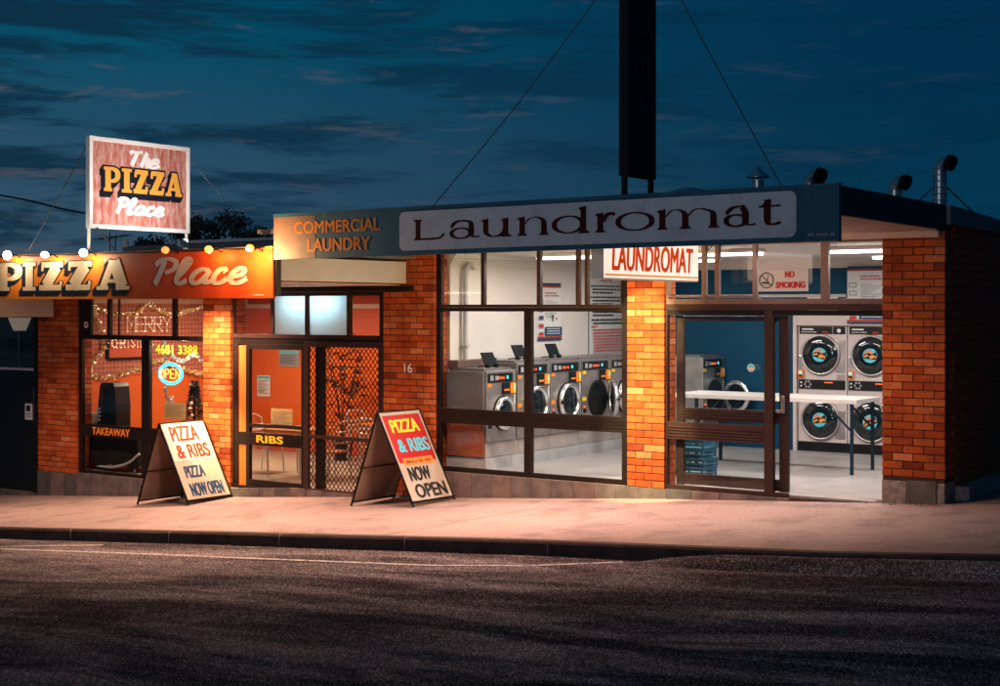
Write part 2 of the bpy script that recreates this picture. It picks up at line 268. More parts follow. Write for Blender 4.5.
# ------------------------------------------------------------------ mesh builder
class MB:
    def __init__(s, m=None):
        s.v = []; s.f = []; s.fm = []; s.fs = []; s.fr = []; s.ms = []; s.cur = 0; s.r = 0.
        if m: s.mat(m)
    def mat(s, m):
        m = M[m] if isinstance(m, str) else m
        if m not in s.ms: s.ms.append(m)
        s.cur = s.ms.index(m); return s
    def face(s, pts, smooth=False):
        i = len(s.v); s.v += [tuple(p) for p in pts]; s.f.append(list(range(i, i+len(pts)))); s.fm.append(s.cur); s.fs.append(smooth); s.fr.append(s.r)
    def mesh(s, vs, fs, smooth=False):
        i = len(s.v); s.v += [tuple(p) for p in vs]
        for f in fs: s.f.append([i+k for k in f]); s.fm.append(s.cur); s.fs.append(smooth); s.fr.append(s.r)
    def box(s, x0, x1, y0, y1, z0, z1, b=0., skip=''):
        if x0 > x1: x0, x1 = x1, x0
        if y0 > y1: y0, y1 = y1, y0
        if z0 > z1: z0, z1 = z1, z0
        if b:
            bm = bmesh.new(); bmesh.ops.create_cube(bm, size=1)
            for v in bm.verts: v.co = ((x0+x1)/2+v.co.x*(x1-x0), (y0+y1)/2+v.co.y*(y1-y0), (z0+z1)/2+v.co.z*(z1-z0))
            bmesh.ops.bevel(bm, geom=bm.edges[:], offset=b, segments=2, affect='EDGES', profile=.6)
            bm.verts.index_update()
            s.mesh([v.co[:] for v in bm.verts], [[v.index for v in f.verts] for f in bm.faces]); bm.free(); return s
        vs = [(x0,y0,z0),(x1,y0,z0),(x1,y1,z0),(x0,y1,z0),(x0,y0,z1),(x1,y0,z1),(x1,y1,z1),(x0,y1,z1)]
        s.mesh(vs, [(0,3,2,1),(4,5,6,7),(0,1,5,4),(1,2,6,5),(2,3,7,6),(3,0,4,7)]); return s
    def hexa(s, lo, hi):      # two quads (4 points each), bottom then top
        s.mesh(list(lo)+list(hi), [(3,2,1,0),(4,5,6,7),(0,1,5,4),(1,2,6,5),(2,3,7,6),(3,0,4,7)]); return s
    def beam(s, p, q, w, d, up=(0,0,1)):
        p, q = Vector(p), Vector(q); t = (q-p).normalized(); u = t.cross(Vector(up))
        if u.length < 1e-4: u = t.cross(Vector((1,0,0)))
        u.normalize(); n = u.cross(t)
        lo = [p-u*w/2-n*d/2, p+u*w/2-n*d/2, p+u*w/2+n*d/2, p-u*w/2+n*d/2]; L = q-p
        return s.hexa(lo, [a+L for a in lo])
    def tube(s, pts, r, seg=8, closed=False, cap=True):
        pts = [Vector(p) for p in pts]; n = len(pts); rings = []; prev = None
        for i, p in enumerate(pts):
            if closed: t = pts[(i+1) % n]-pts[i-1]
            else: t = pts[min(i+1, n-1)]-pts[max(i-1, 0)]
            t.normalize()
            if prev is None:
                a = Vector((0,0,1)) if abs(t.z) < .9 else Vector((1,0,0)); u = t.cross(a).normalized()
            else: u = (prev-t*prev.dot(t)).normalized()
            prev = u; w = t.cross(u); rr = r[i] if isinstance(r, (list, tuple)) else r
            rings.append([p+(u*math.cos(2*math.pi*k/seg)+w*math.sin(2*math.pi*k/seg))*rr for k in range(seg)])
        vs = [v for g in rings for v in g]; fs = []
        for i in range(n if closed else n-1):
            j = (i+1) % n
            for k in range(seg): fs.append((i*seg+k, i*seg+(k+1) % seg, j*seg+(k+1) % seg, j*seg+k))
        s.mesh(vs, fs, True)
        if cap and not closed:
            s.face(rings[0][::-1]); s.face(rings[-1])
        return s
    def lathe(s, o, axis, prof, seg=32, cap=True):   # prof: (radius, along axis)
        o = Vector(o); ax = Vector(axis).normalized(); a = Vector((0,0,1)) if abs(ax.z) < .9 else Vector((1,0,0))
        u = ax.cross(a).normalized(); w = ax.cross(u); rings = []
        for r, h in prof: rings.append([o+ax*h+(u*math.cos(2*math.pi*k/seg)+w*math.sin(2*math.pi*k/seg))*r for k in range(seg)])
        vs = [v for g in rings for v in g]; fs = []
        for i in range(len(prof)-1):
            for k in range(seg): fs.append((i*seg+k, i*seg+(k+1) % seg, (i+1)*seg+(k+1) % seg, (i+1)*seg+k))
        s.mesh(vs, fs, True)
        if cap:
            if prof[0][0] > 1e-5: s.face(rings[0][::-1])
            if prof[-1][0] > 1e-5: s.face(rings[-1])
        return s
    def build(s, name, parent=None, local=False):
        off = Vector((0,0,0))
        if parent is not None and not local: off = WL.get(parent.name, off)
        me = bpy.data.meshes.new(name); me.from_pydata([tuple(Vector(v)-off) for v in s.v], [], s.f)
        for m in s.ms: me.materials.append(m)
        me.polygons.foreach_set('material_index', s.fm); me.polygons.foreach_set('use_smooth', s.fs)
        at = me.attributes.new('rnd', 'FLOAT', 'FACE'); at.data.foreach_set('value', s.fr)
        uv = me.uv_layers.new(name='UVMap'); me.update()
        for p in me.polygons:
            n = p.normal
            for li in p.loop_indices:
                x, y, z = s.v[me.loops[li].vertex_index]
                if abs(n.z) > .7: uv.data[li].uv = (x, y)
                elif abs(n.x) > abs(n.y): uv.data[li].uv = (y, z)
                else: uv.data[li].uv = (x, z)
        o = bpy.data.objects.new(name, me); COL.objects.link(o)
        if parent is not None: o.parent = parent
        WL[o.name] = off
        return o

def thing(name, label, cat, loc=(0,0,0), rotz=0, group=None):
    o = bpy.data.objects.new(name, None); COL.objects.link(o); o.empty_display_size = .1
    o.location = loc; o.rotation_euler = (0,0,rotz); o['label'] = label; o['category'] = cat
    if group: o['group'] = group
    WL[o.name] = Vector(loc); return o
def tag(o, label, cat, group=None):
    o['label'] = label; o['category'] = cat
    if group: o['group'] = group
    return o
def struct(o): o['kind'] = 'structure'; return o
def lamp(name, kind, loc, energy, color, parent=None, size=.1, sy=None, rot=None, spot=None):
    l = bpy.data.lights.new(name, kind); l.energy = energy; l.color = color
    if kind == 'AREA':
        l.size = size
        if sy: l.shape = 'RECTANGLE'; l.size_y = sy
    elif kind in ('POINT', 'SPOT'): l.shadow_soft_size = size
    if kind == 'SPOT': l.spot_size = R(spot or 60); l.spot_blend = .6
    o = bpy.data.objects.new(name, l); COL.objects.link(o); o.location = loc
    if rot: o.rotation_euler = rot
    if parent is not None: o.parent = parent; o.location = Vector(loc)-WL[parent.name]
    return o

# ------------------------------------------------------------------ flat lettering
class Draw:
    """2D paint on a plane: origin o, axes U V, normal N; every stroke lies a hair above the one before."""
    def __init__(s, o, U, V, N, d0=.002):
        s.o, s.U, s.V, s.N = Vector(o), Vector(U).normalized(), Vector(V).normalized(), Vector(N).normalized(); s.d = d0; s.mb = MB()
    def P(s, u, v, d=0): return s.o+s.U*u+s.V*v+s.N*(s.d+d)
    def col(s, m): s.mb.mat(m); return s
    def lift(s, k=.00015): s.d += k
    def poly(s, pts):
        s.lift(); s.mb.face([s.P(*p) for p in pts]); return s
    def rect(s, u0, u1, v0, v1): return s.poly([(u0,v0),(u1,v0),(u1,v1),(u0,v1)])
    def rrect(s, u0, u1, v0, v1, r, n=6):
        pts = []
        for cx, cy, a0 in ((u1-r, v1-r, 0), (u0+r, v1-r, 90), (u0+r, v0+r, 180), (u1-r, v0+r, 270)):
            for k in range(n+1):
                a = R(a0+90*k/n); pts.append((cx+r*math.cos(a), cy+r*math.sin(a)))
        return s.poly(pts)
    def disc(s, u, v, r, n=28, ry=None):
        ry = ry or r
        return s.poly([(u+r*math.cos(2*math.pi*k/n), v+ry*math.sin(2*math.pi*k/n)) for k in range(n)])
    def strip(s, pts, ws):
        """variable-width stroke; ws: half-widths"""
        s.lift(.00003); L = []; n = len(pts)
        for i in range(n):
            a, b = pts[max(i-1,0)], pts[min(i+1,n-1)]; tx, ty = b[0]-a[0], b[1]-a[1]; l = math.hypot(tx, ty) or 1
            L.append((-ty/l*ws[i], tx/l*ws[i]))
        vs = []
        for i, p in enumerate(pts):
            d = .00002*i/n
            vs.append(s.P(p[0]+L[i][0], p[1]+L[i][1], d)); vs.append(s.P(p[0]-L[i][0], p[1]-L[i][1], d))
        s.mb.mesh(vs, [(2*i, 2*i+1, 2*i+3, 2*i+2) for i in range(n-1)]); return s
    def text(s, txt, u0, u1, v0, v1, bold=.0, shear=0., skew=0., fat=0.):
        if fat:
            for du, dv in ((-fat,0),(fat,0),(0,fat*.5),(0,-fat*.5),(-fat*.6,fat*.4),(fat*.6,-fat*.4)): s.text(txt, u0+fat+du, u1-fat+du, v0+fat*.5+dv, v1-fat*.5+dv, bold, shear, skew)
            return s
        return s._text(txt, u0, u1, v0, v1, bold, shear, skew)
    def _text(s, txt, u0, u1, v0, v1, bold=.0, shear=0., skew=0.):
        """lettering stretched into a box (skew: rise per unit of u)"""
        vs, fs = glyphs(txt, bold); s.lift()
        xs = [v[0]+shear*v[1] for v in vs]; ys = [v[1] for v in vs]
        X0, X1, Y0, Y1 = min(xs), max(xs), min(ys), max(ys)
        out = []
        for (x, y), xx in zip(vs, xs):
            u = u0+(xx-X0)/(X1-X0)*(u1-u0); v = v0+(y-Y0)/(Y1-Y0)*(v1-v0)+skew*(u-u0); out.append(s.P(u, v))
        s.mb.mesh(out, fs); return s
    def build(s, name, parent, local=False): return s.mb.build(name, parent, local)

_G = {}
def glyphs(txt, bold):
    k = (txt, bold)
    if k not in _G:
        c = bpy.data.curves.new('lettering', 'FONT'); c.body = txt; c.size = 1; c.offset = bold; c.resolution_u = 4; c.space_character = 1+bold*1.6
        o = bpy.data.objects.new('lettering', c); COL.objects.link(o)
        bpy.context.view_layer.update()
        me = bpy.data.meshes.new_from_object(o.evaluated_get(bpy.context.evaluated_depsgraph_get()))
        _G[k] = ([(v.co.x, v.co.y) for v in me.vertices], [list(p.vertices) for p in me.polygons])
        bpy.data.objects.remove(o); bpy.data.curves.remove(c); bpy.data.meshes.remove(me)
    return _G[k]

def crom(p, n=8, closed=False):
    out = []; m = len(p)
    for i in range(m if closed else m-1):
        if closed: a, b, c, d = p[i-1], p[i], p[(i+1) % m], p[(i+2) % m]
        else: a, b, c, d = p[max(i-1,0)], p[i], p[i+1], p[min(i+2,m-1)]
        for k in range(n):
            t = k/n
            out.append(tuple(.5*(2*b[j]+(c[j]-a[j])*t+(2*a[j]-5*b[j]+4*c[j]-d[j])*t*t+(3*b[j]-a[j]-3*c[j]+d[j])*t**3) for j in range(len(b))))
    out.append(p[0] if closed else p[-1]); return out

def nib(pts, thick, thin, grow=0., pw=1.3):
    ws = []; n = len(pts)
    for i in range(n):
        a, b = pts[max(i-1,0)], pts[min(i+1,n-1)]; l = math.hypot(b[0]-a[0], b[1]-a[1]) or 1
        ws.append(.5*(thin+(thick-thin)*abs((b[1]-a[1])/l)**pw)+grow)
    return ws

# ------------------------------------------------------------------ ground
GP = [(-200,-13),(-60,-3.6),(-30,-1.65),(-19.8,-.956),(-16,-.70),(-12.6,-.45),(-11.4,-.37),(-8.28,-.15),(-5.54,.008),(-4.86,.045),(-3.4,.16),(0,.40),(20,1.7),(120,8)]
def g(X):
    for (x0,z0),(x1,z1) in zip(GP, GP[1:]):
        if X <= x1: return z0+(z1-z0)*(X-x0)/(x1-x0)
    return GP[-1][1]
KY = -3.1
def foot(X, Y): return g(X)+.03*min(0., Y)
def road(X): return g(X)-.093-.14
XS = [-200,-120,-80,-60,-45,-36,-30]+[-28+.5*i for i in range(97)]+[25,32,45,60,90,120]
def sheet(name, m, ys, zf, x0=-200, x1=120):
    mb = MB(m); xs = [x for x in XS if x0 <= x <= x1]
    if xs[0] > x0: xs = [x0]+xs
    if xs[-1] < x1: xs.append(x1)
    vs = [(x, y, zf(x, y)) for x in xs for y in ys]; n = len(ys)
    mb.mesh(vs, [(i*n+j, (i+1)*n+j, (i+1)*n+j+1, i*n+j+1) for i in range(len(xs)-1) for j in range(n-1)], True)
    return struct(mb.build(name))
sheet('ground', 'dirt', [-60, -14, KY+.2, 0, 20, 60, 160, 400], lambda x, y: g(x)-.45)
sheet('road', 'asphalt', [-24, -18, -14, -10, -7, -5, KY], lambda x, y: road(x)+.0*y)
sheet('footpath', 'concrete', [KY+.12, -2, -1, -.02], foot, x0=-60, x1=60)
sheet('driveway', 'ramp', [-.02, 3, 14], lambda x, y: g(x)-.004+.01*y, x0=-4.84, x1=14)
# kerb: stone edge with a slightly rounded nose, drop at the crossover
kb = MB('kerb'); kx = [x for x in XS if -60 <= x <= 60]
prof = lambda X: [(KY-.012, road(X)-.1), (KY-.006, foot(X, KY)-.02), (KY+.012, foot(X, KY)+.003), (KY+.14, foot(X, KY)+.004), (KY+.14, road(X)-.1)]
vs = []
for x in kx: vs += [(x+.0*0, y+.012*math.sin(x*3.7)*.5, z) for y, z in prof(x)]
kb.mesh(vs, [(i*5+j, i*5+j+1, (i+1)*5+j+1, (i+1)*5+j) for i in range(len(kx)-1) for j in range(4)])
struct(kb.build('kerb'))
# asphalt wedge of the driveway crossover, filling the gutter to the right
rp = MB('asphalt'); xs = [-6.75,-6.5,-6.2,-5.9,-5.5,-5,-4,-3,-2,-1,0,2,6,12]; hs = [.0,.035,.065,.085,.095,.1]+[.1]*8
vs = []
for x, hgt in zip(xs, hs):
    for y, k in ((KY-.02, 1.), (KY-.10, .94), (KY-.20, .6), (KY-.29, .15), (KY-.34, -.1)): vs.append((x, y, road(x)+hgt*k+(.006 if k > 0 else -.01)))
rp.mesh(vs, [(i*5+j+1, i*5+j, (i+1)*5+j, (i+1)*5+j+1) for i in range(len(xs)-1) for j in range(4)], True)
struct(rp.build('driveway_crossover'))
# painted edge line, its return to the kerb, and a faint branch
ln = MB('line')
def paint(pts, w):
    P = []
    for (x0,y0),(x1,y1) in zip(pts, pts[1:]):
        n = max(2, int(abs(x1-x0)/.5)+1)
        for k in range(n): P.append((x0+(x1-x0)*k/n, y0+(y1-y0)*k/n))
    P.append(pts[-1]); vs = []
    for i, p in enumerate(P):
        a, b = P[max(0,i-1)], P[min(len(P)-1,i+1)]; l = math.hypot(b[0]-a[0], b[1]-a[1]); nx, ny = -(b[1]-a[1])/l*w/2, (b[0]-a[0])/l*w/2
        for sg in (1, -1): x, y = p[0]+sg*nx, p[1]+sg*ny; vs.append((x, y, road(x)+.005))
    ln.mesh(vs, [(2*i, 2*i+1, 2*i+3, 2*i+2) for i in range(len(P)-1)])
paint([(-60,-3.95),(-16.5,-3.95),(-8.6,-3.98),(-7.7,-3.75),(-6.9,-3.28)], .075)
paint([(-16.0,-3.9),(-15.2,-3.62),(-14.2,-3.42)], .06)
struct(ln.build('road_marking'))
# control joints in the footpath are cut as thin dark strips
jt = MB('blackmatte')
for x, dx in ((-18.4,-.3),(-9.2,-.9),(-12.9,-.4),(-15.6,-.4),(-1.2,-.5)):
    n = 8; vs = []
    for k in range(n+1):
        y = -.06+(KY+.2)*k/n; xx = x+dx*k/n; vs += [(xx-.004, y, foot(xx, y)+.004), (xx+.004, y, foot(xx, y)+.004)]
    jt.mesh(vs, [(2*i, 2*i+1, 2*i+3, 2*i+2) for i in range(n)])
struct(jt.build('footpath_joint'))
def crack(name, m, pts, w, zf, seed):
    rn = random.Random(seed); P = []
    for (x0,y0),(x1,y1) in zip(pts, pts[1:]):
        n = max(3, int(math.hypot(x1-x0, y1-y0)/.12))
        for k in range(n): P.append((x0+(x1-x0)*k/n+rn.gauss(0,.02), y0+(y1-y0)*k/n+rn.gauss(0,.02)))
    mb = MB(m); vs = []
    for i, (x, y) in enumerate(P):
        ww = w*rn.uniform(.4, 1.2)*(1-.8*abs(i/len(P)-.5)); z = zf(x, y)+.004
        vs += [(x, y-ww, z), (x, y+ww, z)]
    mb.mesh(vs, [(2*i, 2*i+1, 2*i+3, 2*i+2) for i in range(len(P)-1)]); return struct(mb.build(name))
RZ = lambda x, y: road(x)
crack('road_crack', 'blackmatte', [(-15.5,-6.0),(-12.8,-5.6),(-9.6,-5.9),(-7.4,-5.5),(-5.2,-5.8)], .010, RZ, 1)
crack('road_crack', 'blackmatte', [(-9.8,-9.2),(-8.0,-8.8),(-6.2,-9.1),(-4.4,-8.6)], .012, RZ, 2)
crack('road_crack', 'blackmatte', [(-11.2,-4.2),(-10.6,-5.0),(-10.9,-6.4)], .008, RZ, 3)
crack('footpath_crack', 'blackmatte', [(-8.1,-.1),(-8.5,-1.0),(-9.0,-1.7),(-9.2,-2.9)], .005, foot, 4)
crack('footpath_crack', 'blackmatte', [(-6.0,-2.9),(-5.6,-1.9),(-4.7,-1.2)], .005, foot, 5)
# grit and dry leaves along the wall and in the gutter
lf = MB('drystem'); rn = random.Random(12)
for k in range(170):
    if k < 70: x, y = rn.gauss(-5.2, .35), -abs(rn.gauss(.05, .05))-.02; z = foot(x, y)
    elif k < 120: x, y = rn.uniform(-16, -7), KY-.03-abs(rn.gauss(0, .06)); z = road(x)
    else: x, y = rn.uniform(-18, -4), rn.uniform(-2.9, -.1); z = foot(x, y)
    a = rn.uniform(0, 3.14); r_ = rn.uniform(.006, .024)*(.6 if k >= 120 else 1); u = Vector((math.cos(a), math.sin(a), rn.uniform(-.2,.4)))*r_; w_ = Vector((-math.sin(a), math.cos(a), rn.uniform(0,.5)))*r_*.5; c = Vector((x, y, z+.008))
    lf.face([c-u, c+w_, c+u, c-w_])
lo_ = lf.build('leaf_litter'); lo_['kind'] = 'stuff'; lo_['label'] = 'dry leaf litter along the wall foot and in the gutter'
# kerb stone joints
kj = MB('grout')
for k in range(16):
    x = -28+k*1.83
    if x < -6.9: kj.box(x-.004, x+.004, KY-.013, KY+.05, road(x)+.01, foot(x, KY)+.0045)
struct(kj.build('kerb_joint'))

# ------------------------------------------------------------------ building helpers
def pier(name, x0, x1, y1, z0, z1, par, y0=0., course=.0845, bl=.228, chip=False):
    mb = MB('mortar'); mb.box(x0+.009, x1-.009, y0+.009, y1, z0, z1)
    mb.mat('brick'); n = int(round((z1-z0)/course)); ch = (z1-z0)/n; J = .0055
    for i in range(n):
        za, zb = z0+i*ch+J, z0+(i+1)*ch-J
        xs = [x0]; x = x0+(bl if i % 2 else bl*.5)
        while x < x1-.05: xs.append(x); x += bl
        xs.append(x1)
        for k in range(len(xs)-1):
            mb.r = min(1, max(0, random.gauss(.5, .25)))
            a = xs[k]+(0 if k == 0 else J); b = xs[k+1]-(0 if k == len(xs)-2 else J); jit = random.uniform(0, .004); za_, zb_ = za+random.uniform(-.0012,.0012), zb+random.uniform(-.0012,.0012)
            mb.box(a, b, y0+jit, y0+.104, za_, zb_, b=random.choice((.002,.003,.005)))
        for side in (0, 1):     # bricks along both returns
            y = y0+.112+(0 if i % 2 else .0); ys = [y]; y += bl*(.5 if i % 2 else 1)
            while y < y1-.04: ys.append(y); y += bl
            ys.append(y1)
            for k in range(len(ys)-1):
                mb.r = min(1, max(0, random.gauss(.5, .25)))
                if side: mb.box(x1-.1, x1, ys[k], ys[k+1]-.008, za, zb)
                else: mb.box(x0, x0+.1, ys[k], ys[k+1]-.008, za, zb)
    return mb.build(name, par)
def corrugated(mb, x0, x1, y0, y1, z0, z1, pitch=.076, amp=.009, th=.002, along='y'):
    n = int((x1-x0)/pitch*6); vs = []
    for i in range(n+1):
        x = x0+(x1-x0)*i/n; dz = amp*math.sin(2*math.pi*(x-x0)/pitch)
        vs += [(x, y0, z0+dz), (x, y1, z1+dz)]
    mb.mesh(vs, [(2*i, 2*i+1, 2*i+3, 2*i+2) for i in range(n)], True)
def tilerow(mb, x0, x1, y0, z0f, z1f, w=.31):
    x = x0; rt = random.Random(int(-x0*100))
    while x < x1-.02:
        e = min(x+w, x1)
        if x1-e < .06: e = x1
        j = rt.uniform(0, .004); mb.mat(rt.choice(('stone', 'stone', 'stone_b', 'stone_c')))
        lo = [(x+.0045, y0+j, z0f(x)), (e-.0045, y0+j, z0f(e)), (e-.003, y0+.05, z0f(e)), (x+.003, y0+.05, z0f(x))]
        hi = [(x+.0045, y0+j, z1f(x)-.002), (e-.0045, y0+j, z1f(e)-.002), (e-.003, y0+.05, z1f(e)-.002), (x+.003, y0+.05, z1f(x)-.002)]
        mb.hexa(lo, hi); x = e
def bars(mb, vs=(), hs=(), y0=.05, y1=.11, b=.003):
    for x0, x1, z0, z1 in vs: mb.box(x0, x1, y0, y1, z0, z1, b)
    for x0, x1, z0, z1 in hs: mb.box(x0, x1, y0+.002, y1-.002, z0, z1, b)
def pane(par, x0, x1, z0, z1, y=.08, m='glass', name='pane'):
    return MB(m).box(x0, x1, y, y+.005, z0, z1).build(name, par)

# ================================================================== LAUNDROMAT BUILDING
LB = thing('laundromat_building', 'single storey orange brick laundromat with a long teal awning fascia and lit open shopfront', 'shop', (-8.4, 0, 0))
F0 = dict(z0=(2.688, 3.206), z1=(2.728, 3.236))
FX0, FX1, FY = -11.68, -4.845, -3.04
def fz(x, k):   # bottom/top of the fascia: it climbs very slightly to the right
    t = (x-FX0)/(FX1-FX0); return F0['z0'][k]+(F0['z1'][k]-F0['z0'][k])*t
fb = MB('teal')
lo = [(FX0,FY,fz(FX0,0)),(FX1,FY,fz(FX1,0)),(FX1,FY+.045,fz(FX1,0)),(FX0,FY+.045,fz(FX0,0))]
fb.hexa(lo, [(p[0],p[1],fz(p[0],1)) for p in lo])
fb.hexa([(FX0,FY-.012,fz(FX0,1)-.03),(FX1+.012,FY-.012,fz(FX1,1)-.03),(FX1+.012,FY+.06,fz(FX1,1)-.03),(FX0,FY+.06,fz(FX0,1)-.03)],
        [(FX0,FY-.012,fz(FX0,1)+.008),(FX1+.012,FY-.012,fz(FX1,1)+.008),(FX1+.012,FY+.06,fz(FX1,1)+.008),(FX0,FY+.06,fz(FX0,1)+.008)])
fb.box(FX1-.03, FX1+.014, FY-.01, FY+.05, fz(FX1,0)-.004, fz(FX1,1)-.01, .004)
# return of the fascia along the side street, in a darker teal
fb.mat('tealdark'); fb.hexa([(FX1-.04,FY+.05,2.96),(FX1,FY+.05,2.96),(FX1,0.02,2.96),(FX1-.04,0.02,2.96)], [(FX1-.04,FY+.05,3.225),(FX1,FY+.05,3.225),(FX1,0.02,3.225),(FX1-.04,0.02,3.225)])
fb.mat('faded'); fb.hexa([(FX0+.002,FY-.003,fz(FX0,0)+.003),(-11.04,FY-.003,fz(-11.04,0)+.003),(-11.04,FY+.01,fz(-11.04,0)+.003),(FX0+.002,FY+.01,fz(FX0,0)+.003)],  # browner end sheet, with the warm bulb glow put into its colour
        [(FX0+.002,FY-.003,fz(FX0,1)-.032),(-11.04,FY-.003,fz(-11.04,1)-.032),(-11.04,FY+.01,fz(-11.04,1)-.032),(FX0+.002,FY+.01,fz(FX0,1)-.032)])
fascia = fb.build('fascia', LB)
d = Draw((0, FY, 0), (1,0,0), (0,0,1), (0,-1,0), .0045).col('orangep')
d.text('COMMERCIAL', -11.36, -10.085, 2.972, 3.115, 0., skew=.006, fat=.008)
d.text('LAUNDRY', -11.16, -10.225, 2.765, 2.915, 0., skew=.006, fat=.009)
d.col('grey')
for k in range(12):
    if k not in (3, 9): d.rect(-5.13+k*.022, -5.114+k*.022, 2.775, 2.80)
d.build('lettering', fascia)
d = Draw((FX1, 0, 0), (0,1,0), (0,0,1), (1,0,0)).col('ink'); d.text('Laundromat', -2.72, -.35, 3.01, 3.18, .01); d.build('lettering', fascia)
jn = MB('blackmatte')
for x in (-8.95, -7.87-.02, -6.92): jn.box(x-.003, x+.003, FY-.0035, FY+.001, fz(x,0)+.002, fz(x,1)-.035)
for x in (-8.62,-8.2,-7.4,-6.5,-5.8,-9.3,-5.1): jn.lathe((x, FY, 3.155+.02*math.sin(x*9)), (0,-1,0), [(.007,0),(.007,.003),(0,.004)], 8)
for x in (-9.0,-8.3,-7.6,-6.2,-5.1): jn.lathe((x, FY, fz(x,0)+.05), (0,-1,0), [(.007,0),(.007,.003),(0,.004)], 8)
jn.build('sheet_joint', fascia)
so = MB('soffit'); corrugated(so, FX0+.02, FX1-.05, FY+.05, .1, 2.97, 2.965, .15, .02); so.build('awning_soffit', LB)
MB('soffit').box(FX0, FX1-.05, -.08, .02, 2.885, 2.955, .004).build('head_flashing', LB)
bm_ = MB('beamw'); bm_.box(-12.21, -12.13, FY+.06, -.004, 2.475, 2.75, .004)
bm_.mat('soffit').box(-12.23, -12.125, FY+.06, -.004, 2.462, 2.478)
bm_.build('awning_side_beam', LB)
rf = MB('roofm'); rf.box(-12.0, -4.85, .1, 6.4, 3.03, 3.1); rf.box(-12.0, -4.9, FY+.06, .1, 3.0, 3.05)
rf.build('roof', LB)
sw = MB('sidebrick'); sw.box(-5.08, -4.852, .352, 6.4, -.1, 3.02); sw.box(-12.2, -5.08, 5.75, 6.4, -.5, 3.02)
sw.build('side_wall', LB)
ft = MB('rough_stone'); ft.box(-4.852, -4.7, .36, 6.4, -.2, .20); ft.build('concrete_footing', LB)
cp = MB('roofm'); cp.hexa([(-4.92,.03,3.02),(-4.80,.03,3.02),(-4.80,6.4,2.98),(-4.92,6.4,2.98)], [(-4.92,.03,3.225),(-4.80,.03,3.225),(-4.80,6.4,3.0),(-4.92,6.4,3.0)]); cp.build('gutter', LB)
P3 = pier('brick_pier', -12.53, -11.662, .3, -.44, 2.95, LB)
d = Draw((-12.10, 0, 1.26), (1,0,0), (0,0,1), (0,-1,0), .006).col('white'); d.text('16', -.065, .075, 0, .125, .006); d.build('house_number', P3)
pier('brick_pier', -8.722, -8.216, .3, -.03, 2.885, LB)
p5 = pier('brick_pier', -5.538, -4.852, .35, .305, 2.955, LB)
fs_ = MB('rough_stone'); fs_.box(-5.538, -5.27, -.012, .35, -.06, .262, .006); fs_.box(-4.935, -4.852, -.01, .35, -.06, .262, .006)
fs_.mat('stone').box(-5.265, -4.94, -.02, .3, -.06, .275, .004); fs_.mat('mortar').box(-5.53, -4.856, 0, .3, .262, .304)
fs_.build('stone_base', LB)
# plinth of slate tiles below the windows, stepping out with the slope
pl = MB('stone'); tilerow(pl, -11.66, -8.22, -.012, lambda x: g(x)-.08, lambda x: -.03); tilerow(pl, -8.21, -6.62, -.01, lambda x: g(x)-.1, lambda x: max(-.028, g(x)+.01), .36)
tilerow(pl, -12.54, -11.665, -.014, lambda x: g(x)-.08, lambda x: -.39)
pl.mat('grout').box(-11.66, -8.22, .0, .3, -.6, -.033); pl.box(-12.53, -11.66, .003, .3, -.7, -.395); pl.box(-8.22, -5.54, .003, .3, -.5, -.034)
pl.mat('kerb'); pl.hexa([(-6.62,-.012,-.12),(-5.54,-.012,-.06),(-5.54,.3,-.06),(-6.62,.3,-.12)], [(-6.62,-.012,-.012),(-5.54,-.012,.0),(-5.54,.3,.0),(-6.62,.3,-.004)])
pl.build('plinth', LB)
# interior shell
fl = MB('floor'); fl.box(-11.66, -5.08, .30, 5.3, -.1, -.002); fl.box(-8.2, -5.54, .12, .30, -.03, -.0015)
fl.build('interior_floor', LB)
MB('whitewall').box(-11.9, -11.62, .301, 5.3, -.1, 2.86).build('interior_wall', LB)
iw = MB('bluewall'); iw.box(-11.62, -5.08, 5.06, 5.3, -.1, 2.72); iw.mat('whitewall').box(-11.62, -5.08, 5.04, 5.3, 2.722, 2.86)
iw.mat('beamw').box(-11.6, -7.9, 5.03, 5.06, 2.29, 2.335, .004); iw.mat('bluewall').box(-5.12, -5.085, .36, 5.06, 0, 2.86)
iw.build('back_wall', LB)
ce = MB('ceiling'); ce.box(-11.62, -5.1, .12, 5.3, 2.86, 2.93)
for k, (a, b_) in enumerate(((.03, 2.73), (.05, 2.765), (.075, 2.80), (.1, 2.83))): ce.box(-11.62, -11.62+a, .302, 5.05, b_, b_+(.03 if k < 3 else .029))
ce.build('interior_ceiling', LB)
mp = MB('plinthint'); x1 = -10.98
for k in range(6):
    ya, yb = .22+k*.78, .22+(k+1)*.78-.006
    mp.box(-11.6, x1, ya, yb, .155, .36, .004)
mp.mat('stone_pale')
for k in range(8):
    ya, yb = .2+k*.59, .2+(k+1)*.59-.006; mp.box(-11.61, x1+.02, ya, yb, -.02, .15, .003)
mp.build('machine_plinth', LB)
pp = MB('beamw'); pp.tube([(-11.55, .56, .3), (-11.55, .56, 2.6), (-11.55, .57, 2.68)], .035, 12); pp.tube([(-11.55, .57, 2.66), (-11.55, .62, 2.72), (-11.55, .70, 2.72), (-11.55, .74, 2.66)], .03, 10)
pp.box(-11.61, -11.5, .515, .605, 1.6, 1.63, .004)
pp.build('drain_pipe', LB)
